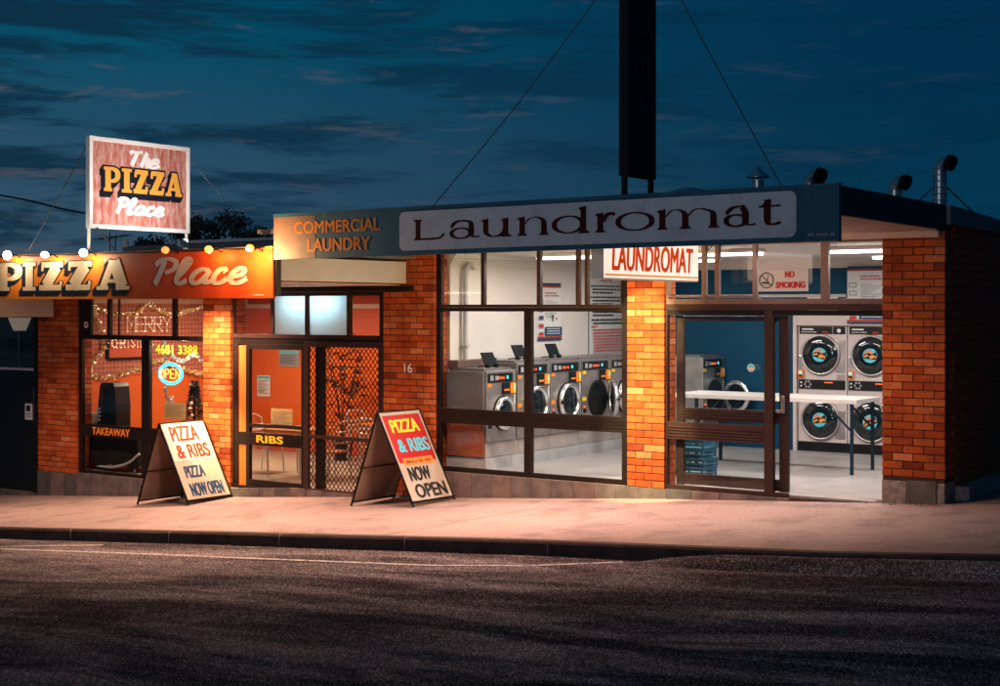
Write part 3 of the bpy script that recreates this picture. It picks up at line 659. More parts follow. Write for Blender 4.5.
# left shop window
def X(x, y=.06): return x-.045*y/.06
w = MB('bronze')
bars(w, [(X(-11.63), X(-11.545), -.01, 2.88), (X(-10.215), X(-10.10), .03, 2.09), (X(-8.78), X(-8.70), -.01, 2.88)],
        [(X(-11.64), X(-8.70), 2.085, 2.135), (X(-11.55), X(-8.73), .605, .80), (X(-11.64), X(-8.70), -.028, .03)])
for z in (.66, .70, .74): w.box(X(-11.54), X(-8.74), .047, .05, z-.006, z+.006)
w1 = w.build('window', LB)
w = MB('bronze_m'); bars(w, [(X(x), X(x+wd), 2.175, 2.86) for x, wd in ((-11.555,.03),(-10.89,.055),(-10.02,.055),(-9.44,.05),(-9.31,.045),(-8.80,.04))], [(X(-11.55), X(-8.73), 2.136, 2.175), (X(-11.55), X(-8.73), 2.86, 2.884)])
w.build('mullion', w1)
for a, b_ in ((-11.53,-10.89),(-10.835,-10.02),(-9.965,-9.44),(-9.265,-8.80)): pane(w1, X(a), X(b_), 2.17, 2.86, .08, 'glass')
pane(w1, X(-11.55), X(-10.21), .80, 2.09); pane(w1, X(-10.1), X(-8.78), .80, 2.09); pane(w1, X(-11.55), X(-10.21), .03, .61); pane(w1, X(-10.1), X(-8.78), .03, .61)
# entrance: transom lights, fixed leaf, sliding leaf
w = MB('bronze_l')
bars(w, [(X(-8.20), X(-8.13), 2.18, 2.885), (X(-7.70), X(-7.645), 2.24, 2.885), (X(-7.53), X(-7.475), 2.18, 2.885), (X(-7.05), X(-7.0), 2.2, 2.885), (X(-6.22), X(-6.13), 2.16, 2.885)],
        [(X(-8.2), -5.54, 2.175, 2.235), (X(-8.13), X(-7.0), 2.255, 2.28), (X(-8.2), -5.54, 2.865, 2.885)])
t1 = w.build('transom_window', LB)
for a, b_ in ((-8.13,-7.70),(-7.645,-7.53),(-7.475,-7.05),(-7.0,-6.22),(-6.13,-5.5)): pane(t1, X(a), X(b_), 2.235, 2.865, .08, 'glass_dirty')
w = MB('bronze_m'); bars(w, [(X(-8.21), X(-8.15), -.02, 2.10), (X(-6.90), X(-6.79), -.02, 2.10)], [(X(-8.2), -5.54, 2.105, 2.176), (X(-8.15), X(-6.9), .57, .775), (X(-8.2), X(-6.62), -.03, .02)], .04, .11)
for z in (.61, .645, .68, .715): w.box(X(-8.14), X(-6.91), .034, .041, z-.008, z+.008, .002)
w.mat('blackmatte').box(X(-8.15), -5.54, .045, .115, 2.045, 2.104)
sl = w.build('fixed_door_leaf', LB)
pane(sl, X(-8.15), X(-6.9), .775, 2.04, .07); pane(sl, X(-8.15), X(-6.9), .02, .57, .07)
dd = Draw((0, .07, 0), (1,0,0), (0,0,1), (0,-1,0), .003)
for u, v in ((-7.07-.05, 1.44),): dd.col('paper').disc(u, v, .047).col('cyan').disc(u, v, .043).col('orange').rect(u-.034, u+.034, v-.026, v-.002).col('paper').rect(u-.03, u+.03, v-.012, v-.004)
dd.build('sticker', sl)
XX = lambda x: x-.065
w = MB('bronze_m'); bars(w, [(XX(-8.05), XX(-7.955), .02, 2.04), (XX(-6.73), XX(-6.62), .02, 2.04)], [(XX(-7.955), XX(-6.73), 1.975, 2.035), (XX(-7.955), XX(-6.73), .80, .945), (XX(-7.955), XX(-6.73), .03, .16)], .125, .175)
for z in (.84, .875, .91): w.box(XX(-7.95), XX(-6.74), .121, .126, z-.007, z+.007, .002)
sd = w.build('sliding_door_leaf', LB)
pane(sd, XX(-7.955), XX(-6.73), .945, 1.975, .15); pane(sd, XX(-7.955), XX(-6.73), .16, .80, .15)
h_ = MB('steel'); h_.box(XX(-6.70), XX(-6.655), .10, .126, .93, 1.13, .006); h_.beam((XX(-6.68), .09, .95), (XX(-6.68), .09, 1.1), .02, .02); h_.box(XX(-6.76), XX(-6.70), .085, .12, .93, .965, .004)
h_.build('handle', sd)
dd = Draw((0, .15, 0), (1,0,0), (0,0,1), (0,-1,0), .003); u, v = XX(-6.86), 1.43
dd.col('paper').disc(u, v, .047).col('cyan').disc(u, v, .043).col('orange').rect(u-.034, u+.034, v-.026, v-.002).col('paper').rect(u-.03, u+.03, v-.012, v-.004)
dd.build('sticker', sd)

# ------------------------------------------------------------------ laundromat sign board on the fascia
SB = thing('shop_sign', 'long pale board reading Laundromat in wide maroon serif letters on the teal fascia', 'sign', (-7.5, FY, 2.95))
d = Draw((0, FY-.012, 0), (1,0,0), (0,0,1), (0,-1,0), 0).col('board')
tilt = lambda u: .0055*(u+9.8)
def rr_tilt(u0, u1, v0, v1, r, n=6):
    pts = []
    for cx, cy, a0 in ((u1-r, v1-r, 0), (u0+r, v1-r, 90), (u0+r, v0+r, 180), (u1-r, v0+r, 270)):
        for k in range(n+1):
            a = R(a0+90*k/n); uu = cx+r*math.cos(a); pts.append((uu, cy+r*math.sin(a)+tilt(uu)))
    return pts
pts = rr_tilt(-9.815, -5.235, 2.748, 3.168, .07)
bb = MB('board'); n = len(pts)
bb.face([(p[0], FY-.012, p[1]) for p in pts]); bb.face([(p[0], FY-.001, p[1]) for p in pts][::-1])
bb.mesh([(p[0], y, p[1]) for p in pts for y in (FY-.012, FY-.001)], [(2*i, 2*i+1, (2*i+3) % (2*n), (2*i+2) % (2*n)) for i in range(n)])
bb.build('board', SB)
d.col('maroon')
XH = .19; TK, TN = .068, .014
def place(u0): return lambda x, y: (u0+x, 2.855+y+.0075*(u0+x+9.65))
def stem(x, y0, y1, f, w=TK, s0=True, s1=True, left=False):
    a = lambda px, py: f(px, py); k = .032
    pts = [(x-w/2, y0), (x+w/2, y0), (x+w/2, y1), (x-w/2, y1)]
    d.poly([f(*p) for p in pts])
    if s0: d.poly([f(x-w/2-k, y0), f(x+w/2+k, y0), f(x+w/2, y0+.028), f(x-w/2, y0+.028)])
    if s1:
        if left: d.poly([f(x-w/2-k, y1-.012), f(x-w/2, y1-.034), f(x+w/2, y1-.01), f(x+w/2, y1+.008)])
        else: d.poly([f(x-w/2, y1-.028), f(x+w/2, y1-.028), f(x+w/2+k, y1), f(x-w/2-k, y1)])
def cst(pts, f, thick=TK, thin=TN, closed=False, pw=1.5, n=9, ramp=False):
    P = [f(*p) for p in crom(pts, n, closed)]; ws = nib(P, thick, thin, 0, pw)
    if ramp: ws = [w_*min(1, .22+1.3*(i/len(P))) for i, w_ in enumerate(ws)]
    d.strip(P, ws)
def ell(cx, cy, rx, ry, n=14): return [(cx+rx*math.cos(2*math.pi*k/n), cy+ry*math.sin(2*math.pi*k/n)) for k in range(n)]
def gl_n(f, x0, x1):
    stem(x0+.07, 0, XH, f, left=True)
    cst([(x0+.105, .12), (x0+.16, .172), (x0+(x1-x0)*.6, .184), (x1-.09, .15), (x1-.075, .09), (x1-.075, .0)], f, ramp=True)
    stem(x1-.075, 0, .05, f, s1=False)
def gl_a(f, w):
    cst([(.045, .14), (.10, .175), (.18, .186), (w-.13, .17), (w-.105, .12), (w-.105, .03)], f, .07, .018)
    cst([(w-.105, .06), (w-.105, .03), (w-.06, .012), (w, .018)], f, .05, .016)
    cst(ell(w*.40, .056, w*.30, .053), f, .06, .016, True)
    cst([(.03, .12), (.06, .148)], f, .05, .02)
f = place(-9.645); stem(.085, 0, .222, f); cst([(.10, .012), (.25, .01), (.36, .016), (.40, .03), (.44, .062)], f, .03, .022)
gl_a(place(-9.15), .40)
f = place(-8.755); stem(.085, .06, XH, f, s0=False, left=True); cst([(.085, .10), (.09, .05), (.15, .012), (.24, .012), (.31, .05), (.335, .10)], f); stem(.335, 0, XH, f, left=True)
d.poly([f(.37, 0), f(.41, 0), f(.41, .012), f(.37, .03)])
gl_n(place(-8.285), 0, .41)
f = place(-7.86); cst(ell(.20, .093, .165, .083), f, TK, TN, True); stem(.375, 0, .265, f, left=True); d.poly([f(.41, 0), f(.445, 0), f(.445, .012), f(.41, .03)])
f = place(-7.365); stem(.075, 0, XH, f, left=True); cst([(.105, .11), (.14, .16), (.19, .182), (.245, .172)], f, .06, .03)
f = place(-7.12); cst(ell(.22, .093, .185, .085), f, TK, TN, True)
f = place(-6.67); gl_n(f, 0, .39); cst([(.335, .11), (.40, .172), (.48, .184), (.59, .15), (.61, .09), (.61, 0)], f, ramp=True); stem(.61, 0, .05, f, s1=False)
gl_a(place(-5.96), .33)
f = place(-5.60); cst([(.09, .235), (.085, .18), (.085, .05), (.11, .014), (.16, .01), (.215, .025)], f, .07, .018); d.poly([f(.0, .163), f(.215, .168), f(.215, .186), f(.0, .181)]); d.poly([f(.02, .18), f(.06, .18), f(.12, .24), f(.10, .24)])
d.build('lettering', SB)

# ------------------------------------------------------------------ hanging light box sign
HX = -7.577
HS = thing('hanging_sign', 'lit white light box reading LAUNDROMAT in red hanging under the awning', 'hanging sign', (HX, -1.55, 2.44))
hb = MB('white'); hb.box(HX-.075, HX+.068, -2.63, -.50, 2.425, 2.86, .008); hb.build('housing', HS)
hf = MB('lightbox'); hf.box(HX+.066, HX+.074, -2.615, -.515, 2.44, 2.85); hf.box(HX-.081, HX-.073, -2.615, -.515, 2.44, 2.85); hf.build('lit_face', HS)
d = Draw((HX+.074, 0, 0), (0,1,0), (0,0,1), (1,0,0), .003).col('litred'); d.text('LAUNDROMAT', -2.47, -.64, 2.515, 2.80, 0., shear=.12, fat=.013)
d.col('litorange').rect(-2.61, -.52, 2.462, 2.482); d.build('lettering', HS)
for y in (-2.3, -.9): MB('steel').tube([(HX, y, 2.85), (HX, y, 2.965)], .012, 8).build('bracket', HS)
MB('steel').tube([(HX+.05, -.50, 2.66), (HX+.2, -.28, 2.9)], .008, 8).build('stay', HS)
lamp('sign_glow', 'AREA', (HX+.11, -1.56, 2.64), 14, (1, .70, .50), HS, .36, 2.0, (0, R(-90), 0))
lamp('sign_glow', 'AREA', (HX-.11, -1.56, 2.64), 120, (1, .76, .36), HS, .36, 2.0, (0, R(90), 0))

# ------------------------------------------------------------------ tall dark vertical sign on the roof
TX = -7.03
TS = thing('tower_sign', 'tall dark vertical sign on two posts above the awning, LAUNDROMAT in stacked faded letters', 'sign', (TX, -2.76, 3.2))
MB('darksign').box(TX-.05, TX+.05, -3.055, -2.475, 3.42, 7.9, .006).build('panel', TS)
for y in (-3.03, -2.50): MB('darksign').box(TX-.025, TX+.025, y-.018, y+.018, 3.15, 3.45).build('post', TS)
d = Draw((TX+.05, 0, 0), (0,1,0), (0,0,1), (1,0,0)).col('darkletter')
for k, ch in enumerate('LAUNDROMAT'[::-1]): d.text(ch, -2.90, -2.63, 3.58+k*.41, 3.86+k*.41, .02)
d.build('lettering', TS)
def wire(name, pts, r, label, m='wire'):
    P = crom(pts, 10) if len(pts) > 2 else pts
    return tag(MB(m).tube(P, r, 6).build(name), label, 'wire')
wire('guy_wire', [(-7.05, -2.9, 5.62), (-8.35, -2.86, 4.30), (-9.59, -2.8, 3.2)], .006, 'thin guy wire from the tall dark sign down to the left over the Laundromat board')
wire('guy_wire', [(-6.98, -2.55, 5.75), (-6.52, -1.8, 4.40), (-6.089, -1.0, 3.1)], .006, 'thin guy wire from the tall dark sign down right towards the elbow vents')

# ------------------------------------------------------------------ roof vents
def elbow(x, y, ztop, r, label, strap=False, plain=False):
    t = thing('elbow_vent', label, 'vent', (x, y, 3.1), 0, 'bent ducts on the laundromat roof')
    m = MB('zinc'); m.tube([(x, y, 3.05), (x, y, ztop-2.2*r)], r, 20)
    if strap:
        for k in range(7): m.lathe((x, y, 3.3+k*.075), (0,0,1), [(r,0),(r+.006,.004),(r+.006,.012),(r,.016)], 20, False)
    m.build('duct', t)
    e = MB('zinc'); pts = [(x, y, ztop-2.3*r)]+[(x+1.25*r*(1-math.cos(a)), y-.3*r*(1-math.cos(a)), ztop-2.2*r+1.2*r*math.sin(a)) for a in [R(k*15) for k in range(1, 9)]]
    e.tube(pts, [r*1.02]+[r*1.06 if k % 2 else r*1.0 for k in range(8)], 20, cap=False); e.build('elbow', t)
    p, q = Vector(pts[-1]), Vector(pts[-2]); ax = (p-q).normalized()
    MB('blackmatte').lathe(p, ax, [(r*1.16,-.05),(r*1.18,.02),(r*.9,.015),(r*.88,-.04),(0,-.045)], 20, False).build('mouth', t)
    if strap:
        s_ = MB('wire')
        for dx, dy in ((-.55,.0),(.4,.5)): s_.tube([(x, y, 3.62), (x+dx, y+dy, 3.1)], .011, 6)
        s_.build('stay', t)
    return t
elbow(-5.385, 1.5, 3.90, .078, 'tallest silver elbow duct on the laundromat roof, braced by two stays', True)
elbow(-5.92, 1.5, 3.70, .078, 'shorter elbow duct rising behind the side awning, between two others')
elbow(-6.99, 1.5, 3.84, .085, 'elbow duct above the right end of the teal fascia, leftmost of three bent ducts')
t = thing('cowl_vent', 'small cone capped vent pipe on the roof left of the elbow ducts', 'vent', (-7.685, 1.5, 3.1))
MB('zinc').tube([(-7.685,1.5,3.05),(-7.685,1.5,3.74)], .075, 18).build('duct', t)
MB('zinc').lathe((-7.685,1.5,3.77), (0,0,1), [(.15,0),(.15,.012),(.03,.11),(.012,.15)], 20).build('cap', t)
rs = MB('wire')
for a in (0, 2.1, 4.2): rs.tube([(-7.685+.07*math.cos(a), 1.5+.07*math.sin(a), 3.70), (-7.685+.09*math.cos(a), 1.5+.09*math.sin(a), 3.79)], .006, 5)
rs.build('strut', t)
t = thing('skylight', 'low pale roof dome on the laundromat roof right of the tall dark sign', 'skylight', (-8.66, 1.5, 3.1))
MB('roofm').lathe((-8.66,1.5,3.05), (0,0,1), [(.24,0),(.24,.56)], 24, False).build('upstand', t)
MB('zinc').lathe((-8.66,1.5,3.60), (0,0,1), [(.27,0),(.27,.02),(.2,.06),(.1,.085),(0,.09)], 24).build('dome', t)

# ================================================================== LAUNDROMAT CONTENTS
def ftube(name, x, y, z, L, label, group, energy, color, m='tube', along='x', w=.12, spread=180):
    t = thing(name, label, 'light', (x, y, z), 0, group)
    hx, hy = (L/2, w/2) if along == 'x' else (w/2, L/2)
    MB('white').box(x-hx, x+hx, y-hy, y+hy, z-.045, z, .004).build('housing', t)
    tb = MB(m)
    for k in (-1, 1):
        o = k*w*.22
        tb.tube([(x-L/2+.03, y+o, z-.065), (x+L/2-.03, y+o, z-.065)] if along == 'x' else [(x+o, y-L/2+.03, z-.065), (x+o, y+L/2-.03, z-.065)], .016, 10)
    tb.build('tube', t)
    lo = lamp('tube_light', 'AREA', (x, y, z-.1), energy, color, t, L, w, (0,0,0) if along == 'x' else (0,0,R(90)))
    lo.data.spread = R(128 if name == 'awning_light' else 180)
    return t
GI = 'ceiling lights in the laundromat'; WC = (1, .93, .88)
EI = 62
ftube('ceiling_light', -8.0, 1.0, 2.855, 1.25, 'fluorescent batten on the laundromat ceiling near the front, left of the NO SMOKING sign', GI, EI, WC)
ftube('ceiling_light', -6.0, 1.0, 2.855, 1.25, 'fluorescent batten on the laundromat ceiling near the front, beside the right brick pier', GI, EI, WC)
ftube('ceiling_light', -6.2, 3.2, 2.855, 1.25, 'fluorescent batten on the laundromat ceiling above the dryers', GI, EI, WC, w=.3)
ftube('ceiling_light', -9.6, 3.0, 2.855, 1.25, 'fluorescent batten on the laundromat ceiling over the washers', GI, EI, WC)
ftube('ceiling_light', -10.0, .9, 2.855, 1.25, 'fluorescent batten on the laundromat ceiling behind the left shop window', GI, EI, WC)

def washer(Y0, W, H, label, XF=-10.95, zb=.362, ajar=0., D=.62, zc=.80, r=.265):
    t = thing('washing_machine', label, 'washer', (XF, Y0+W/2, zb), 0, 'front load washers in the laundromat')
    MB('steel').box(XF-D, XF, Y0+.006, Y0+W-.006, zb, H, .008).build('body', t)
    MB('steelside').box(XF-D+.02, XF-.06, Y0+.03, Y0+W-.03, H, H+.03, .004).build('top_lid', t)
    cp = MB('black').box(XF-.01, XF+.014, Y0+.03, Y0+W-.10, H-.155, H-.035, .003).build('control_panel', t)
    L = MB('ledred'); 
    for k, (u, ww) in enumerate(((.36,.035),(.42,.05),(.52,.03))): L.box(XF+.013, XF+.018, Y0+W*u, Y0+W*u+ww, H-.115, H-.085)
    L.mat('ledcyan').box(XF+.013, XF+.018, Y0+W*.64, Y0+W*.64+.04, H-.115, H-.075); L.mat('grey').box(XF+.013, XF+.017, Y0+.07, Y0+.14, H-.13, H-.06); L.box(XF+.013, XF+.017, Y0+.18, Y0+.26, H-.125, H-.07)
    L.build('display', cp)
    cb = MB('black').box(XF-.01, XF+.03, Y0+W-.34, Y0+W-.05, H-.32, H-.165, .004).build('coin_box', t)
    c2 = MB('orange'); c2.box(XF+.028, XF+.036, Y0+W-.19, Y0+W-.13, H-.315, H-.17, .003); c2.mat('yellow').box(XF+.028, XF+.034, Y0+W-.12, Y0+W-.06, H-.31, H-.175); c2.mat('orange').box(XF+.028, XF+.035, Y0+W-.33, Y0+W-.21, H-.275, H-.25)
    c2.mat('paper').box(XF+.033, XF+.036, Y0+W-.105, Y0+W-.075, H-.27, H-.2)
    c2.build('coin_slot', cb)
    st = MB('orange' if Y0 < 2 else 'yellow'); st.box(XF, XF+.004, Y0+.02, Y0+.12, H-.215, H-.17); st.box(XF, XF+.004, Y0+.02, Y0+.12, zc-.02, zc+.035); st.mat('ledred').box(XF, XF+.006, Y0+.06, Y0+.10, zc-.12, zc-.09); st.mat('black').box(XF, XF+.006, Y0+.04, Y0+.12, zc-.19, zc-.13); st.mat('paper').box(XF, XF+.003, Y0+W-.055, Y0+W-.03, zc+.0, zc+.25)
    st.build('sticker', t)
    yc = Y0+W*.54
    MB('blackmatte').lathe((XF-.002, yc, zc), (1,0,0), [(r*1.04,0),(r*1.04,.012),(r*.84,.016),(r*.8,.006),(0,.004)], 40, False).build('door_opening', t)
    # the round door, hinged on its far edge
    dr = MB('chrome').lathe((0,0,0), (1,0,0), [(r*.74,.03),(r*.78,.055),(r*.88,.066),(r*.97,.052),(r*1.0,.02),(r*.98,0),(r*.74,.0)], 44, False)
    do = dr.build('door'); do.parent = t
    piv = Vector((XF+.014, yc+r, zc)); do.location = piv-WL[t.name]; do.rotation_euler = (0,0,ajar)
    for v in do.data.vertices: v.co.y -= r
    WL[do.name] = Vector((0,0,0))
    gm = MB('porthole').lathe((0,-r,0), (1,0,0), [(r*.75,.035),(r*.6,.05),(r*.35,.062),(0,.066)], 36, False); gm.build('door_glass', do, True)
    hm = MB('black'); hm.box(.04, .075, -2*r-.0, -2*r+.13, -.02, .02, .006); hm.build('handle', do, True)
    return t
washer(.20, .70, 1.30, 'lowest front load washer, nearest the shop window beside the bare steel end panel', zc=.73, r=.225)
washer(.92, .83, 1.385, 'tall washer half hidden behind the window post, next to the lowest washer')
washer(1.76, .83, 1.385, 'tall washer just right of the window post, its round door shut')
washer(2.60, .83, 1.385, 'tall washer with its round door swung open, between two shut ones', ajar=.75)
washer(3.44, .80, 1.385, 'tall washer cut off by the yellow lit brick pier, last along the cream wall')
washer(4.30, .74, 1.385, 'washer against the blue wall seen through the glass door, round door wide open', XF=-9.86, zb=0., ajar=1.35, D=.95, zc=.78, r=.25)
t = thing('end_panel', 'bare steel cabinet panel closing the near end of the washer row', 'cabinet', (-11.27, .19, 0))
MB('steelside').box(-11.575, -10.975, .165, .195, .60, 1.285, .006).build('panel', t); MB('copper').box(-11.575, -10.978, .167, .196, .17, .597, .004).build('kick_plate', t)
t = thing('service_duct', 'brown metal service box on the wall behind the lowest washer', 'box', (-11.6, .6, 1.3)); MB('bronze_l').box(-11.615, -11.45, .25, 1.15, 1.335, 1.43, .005).build('casing', t); MB('bronze_m').box(-11.615, -11.44, 1.0, 1.15, 1.36, 1.44, .004).build('lid', t)
for Y0, z, lb in ((.42, 1.335, 'small tilted dark screen on top of the lowest washer'), (1.14, 1.42, 'small tilted dark screen left of the window post on a tall washer'), (2.0, 1.42, 'small tilted dark screen right of the window post, above the shut washer')):
    t = thing('counter_display', lb, 'display', (-11.2, Y0+.17, z), 0, 'tilted screens on the washer tops')
    MB('darksign').hexa([(-11.16,Y0+.04,z+.035),(-11.14,Y0+.04,z+.035),(-11.14,Y0+.31,z+.035),(-11.16,Y0+.31,z+.035)], [(-11.19,Y0-.03,z+.20),(-11.17,Y0-.03,z+.20),(-11.17,Y0+.24,z+.20),(-11.19,Y0+.24,z+.20)]).build('screen', t)
    q = MB('black')
    for y in (Y0+.08, Y0+.28): q.box(-11.17, -11.11, y-.02, y+.02, z-.004, z+.045, .003); q.beam((-11.16, y, z+.02), (-11.3, y, z+.005), .02, .015)
    q.build('foot', t)

def dryer(x0, x1, label):
    Y = 5.05; t = thing('stack_dryer', label, 'dryer', ((x0+x1)/2, Y, 0), 0, 'stacked tumble dryers in the blue wall'); W = x1-x0; cx = x0+W*.47
    MB('dryerpaint').box(x0+.004, x1-.004, Y-.0, Y+.6, .14, 1.865, .006).build('body', t)
    MB('blackmatte').box(x0+.004, x1-.004, Y+.0, Y+.5, .0, .139).build('kick_plate', t)
    hp = MB('black').box(x0+.03, x0+W*.70, Y-.012, Y+.01, 1.745, 1.855, .003); hp.box(x0+W*.72, x1-.03, Y-.012, Y+.01, 1.745, 1.855, .003)
    hp = hp.build('header_panel', t)
    dl = Draw((0, Y-.012, 0), (1,0,0), (0,0,1), (0,-1,0), .001).col('paper')
    dl.rect(x0+.07, x0+.25, 1.805, 1.825)
    for k in range(7): dl.rect(x0+.06+k*.035, x0+.085+k*.035, 1.768, 1.778)
    dl.col('redp').rect(x0+W*.5, x0+W*.62, 1.765, 1.78); dl.col('paper').disc(x0+W*.84, 1.795, .03); dl.build('marking', hp)
    cp = MB('black').box(x0+.02, x1-.03, Y-.014, Y+.01, .925, 1.065, .004).build('control_panel', t)
    dl = Draw((0, Y-.014, 0), (1,0,0), (0,0,1), (0,-1,0), .001).col('grey')
    for a in range(6): dl.disc(x0+.16+.045*math.cos(a*1.047), .995+.045*math.sin(a*1.047), .016, 10)
    dl.col('ledred').rect(x0+W*.55, x0+W*.72, 1.02, 1.035); dl.col('paper').disc(x0+.06, 1.02, .014, 10).disc(x0+.06, .97, .014, 10)
    dl.build('marking', cp)
    cm = MB('orange').box(x0+.02, x0+.10, Y-.05, Y+.0, 1.095, 1.21, .005); cm.mat('ledcyan').box(x0+.035, x0+.085, Y-.053, Y-.049, 1.15, 1.185); cm.mat('black').box(x0+.03, x0+.09, Y-.053, Y-.049, 1.105, 1.135); cm.mat('chrome').box(x0+.03, x0+.07, Y-.02, Y, 1.22, 1.42, .004); cm.build('coin_box', t)
    pt = MB('steel').box(x0+W*.76, x1-.03, Y-.012, Y+.002, 1.18, 1.66, .006); pt.build('access_plate', t); MB('steel').box(x0+W*.80, x1-.04, Y-.01, Y+.002, 1.08, 1.16, .004).build('access_plate', t); MB('steel').box(x0+W*.76, x1-.03, Y-.010, Y+.002, .20, .62, .006).build('access_plate', t)
    for zc, spin in ((1.437, -.06 if x0 < -8 else .12), (.475, .32 if x0 < -8 else .62)):
        r = .305; do = MB('steel').lathe((cx, Y, zc), (0,-1,0), [(r,0),(r*1.0,.03),(r*.97,.04),(r*.90,.04),(r*.88,.02)], 48, False).build('door', t)
        MB('porthole').lathe((cx, Y, zc), (0,-1,0), [(r*.9,.03),(r*.86,.046),(r*.5,.05),(0,.052)], 48, False).build('door_glass', do)
        k = Draw((cx, Y-.052, zc), (math.cos(spin),0,math.sin(spin)), (-math.sin(spin),0,math.cos(spin)), (0,-1,0), .003)
        k.col('cyan').disc(0, 0, .112, 28, .105); k.col('grey').poly([(-.10,.02),(-.06,.09),(.05,.098),(.0,.03)])
        k.col('ink').poly([(-.11,-.03),(.11,-.075),(.10,.05),(.03,.02),(-.02,.045),(-.10,.03)])
        k.col('orange').poly([(-.10,-.02),(-.02,.0),(.0,-.06),(.04,-.02),(.09,-.055),(.09,-.015),(.03,.012),(-.01,-.005),(-.09,.015)]).poly([(-.09,.03),(-.02,.045),(.05,.03),(.07,.045),(-.02,.065),(-.08,.05)])
        k.col('paper').poly([(-.06,.004),(-.03,.01),(-.035,.02),(-.065,.014)]).poly([(.02,-.035),(.05,-.04),(.05,-.03),(.02,-.025)])
        k.build('sticker', do)
    return t
dryer(-8.655, -7.885, 'pale stacked pair of tumble dryers nearest the blue wall, two round dark doors')
dryer(-7.88, -7.11, 'pale stacked pair of tumble dryers half hidden by the right brick pier')
t = thing('dryer_surround', 'cream panel framing the stacked dryers at the blue wall', 'panel', (-7.9, 5.04, 0))
MB('dryerpaint').box(-8.715, -8.66, 5.0, 5.059, 0, 2.02, .004).build('side_panel', t); MB('dryerpaint').box(-8.658, -6.3, 5.0, 5.059, 1.87, 2.02, .004).build('top_panel', t)
# folding table
t = thing('folding_table', 'long cream topped laundry folding table with navy steel legs behind the glass door', 'table', (-8.0, 2.75, 0))
MB('laminate').box(-9.36, -6.72, 2.36, 3.2, .905, .962, .006).build('tabletop', t)
for x in (-9.0, -6.80):
    for y in (2.40, 3.14):
        l = MB('bluesteel'); l.box(x-.02, x+.02, y-.02, y+.02, 0, .904, .004); s_ = 1 if x < -8 else -1
        l.beam((x, y, .55), (x+s_*.36, y, .905), .022, .022); l.build('leg', t)
# blue crates
for k in range(4):
    z = .002+k*.118; zz = z+.105; j = (.0,.015,-.01,.008)[k]
    t = thing('laundry_crate', ('bottom','second from the floor','third from the floor','topmost')[k]+' of the four flat blue crates stacked inside the glass door', 'crate', (-8.42, 1.2, z), 0, 'blue crates stacked by the door')
    c = MB('crate'); x0, x1, y0, y1 = -8.63+j, -8.23+j, 1.05, 1.45
    c.box(x0, x1, y0, y1, z, z+.012); 
    for a in (z+.03, z+.075): c.box(x0, x1, y0, y0+.012, a, a+.028); c.box(x0, x1, y1-.012, y1, a, a+.028); c.box(x0, x0+.012, y0+.012, y1-.012, a, a+.028); c.box(x1-.012, x1, y0+.012, y1-.012, a, a+.028)
    for px in (x0, x1-.02):
        for py in (y0, y1-.02): c.box(px-.001, px+.021, py-.001, py+.021, z+.012, zz)
    c.box(x0-.008, x1+.008, y0-.008, y0+.014, zz-.006, zz+.008); c.box(x1-.014, x1+.008, y0+.014, y1, zz-.006, zz+.008)
    c.build('crate_body', t)
# posters
def lines(d, u0, u1, v, h, seed, ww=(.02,.07)):
    rn = random.Random(seed); u = u0
    while u < u1:
        w = min(rn.uniform(*ww), u1-u); d.rect(u, u+w, v, v+h); u += w+h*.5
def poster(name, o, U, N, w, h, label, kind, cat='poster'):
    t = thing(name, label, cat, o); U = Vector(U); O = Vector(o)
    mb = MB('steel' if kind == 'notice' else 'paper'); a = O; b_ = O+U*w; n = Vector(N)*.012
    lo = [a, b_, b_+n, a+n]; mb.hexa(lo, [p+Vector((0,0,h)) for p in lo]); mb.build('backing', t)
    d = Draw(O+n, U, (0,0,1), N, .001)
    if kind == 'notice':
        d.col('paper').rect(.02, w-.02, .02, h-.02)
        d.col('redp').text('CONDITIONS OF USE OF THE', .07, w-.07, h-.12, h-.06, .02).text('LAUNDROMAT', w*.33, w*.67, h-.2, h-.14, .02)
        d.col('ink'); v = h-.28; k = 0
        while v > h*.34:
            lines(d, .06+(.05 if k % 3 else 0), w-.08-(k % 3 == 2)*.3, v, .026, k); v -= .052+(.02 if k % 3 == 2 else 0); k += 1
        d.col('redp'); lines(d, .06, .22, v, .024, 99); v -= .05
        while v > .05: lines(d, .1, w-.08, v, .022, k+50); v -= .047; k += 1
    else:
        d.col('navy').rect(0, w, h-.045, h); d.col('orangered').rect(0, w, h-.07, h-.046)
        d.col('orangered'); lines(d, w*.32, w*.8, h-.16, .02, 3); lines(d, w*.32, w*.9, h-.2, .02, 4)
        d.col('grey')
        for k in range(9): lines(d, w*.33, w*(.6+.35*((k*7) % 4)/4), h-.27-k*.03, .012, 10+k, (.01,.03))
        for k in range(5):
            vv = h-.24-k*.12; d.col('grey').rect(.03, w*.24, vv-.07, vv); d.col(('paper','paper','navy','redp','redp')[k]).rect(.045, w*.22, vv-.055, vv-.015)
        d.col('ink').disc(w*.62, h*.42, .022).rect(w*.60, w*.64, h*.33, h*.40); d.col('redp').disc(w*.78, h*.38, .018)
        d.col('navy').rect(w*.3, w, .07, .2).rect(0, w, 0, .028); d.col('orangered').rect(0, w, .034, .06)
        d.col('paper')
        for k in range(3): lines(d, w*.36, w*.9, .165-k*.035, .012, 40+k, (.02,.05))
    d.build('print', t)
    return t
poster('instruction_poster', (-11.62, 2.42, 1.65), (0,1,0), (1,0,0), .66, .85, 'blue and orange edged instruction poster on the cream wall above the washers', 'poster')
poster('rules_notice', (-11.62, 3.88, 1.36), (0,1,0), (1,0,0), 1.12, 1.38, 'large framed notice of red and black text on the cream laundromat wall', 'notice', 'notice')
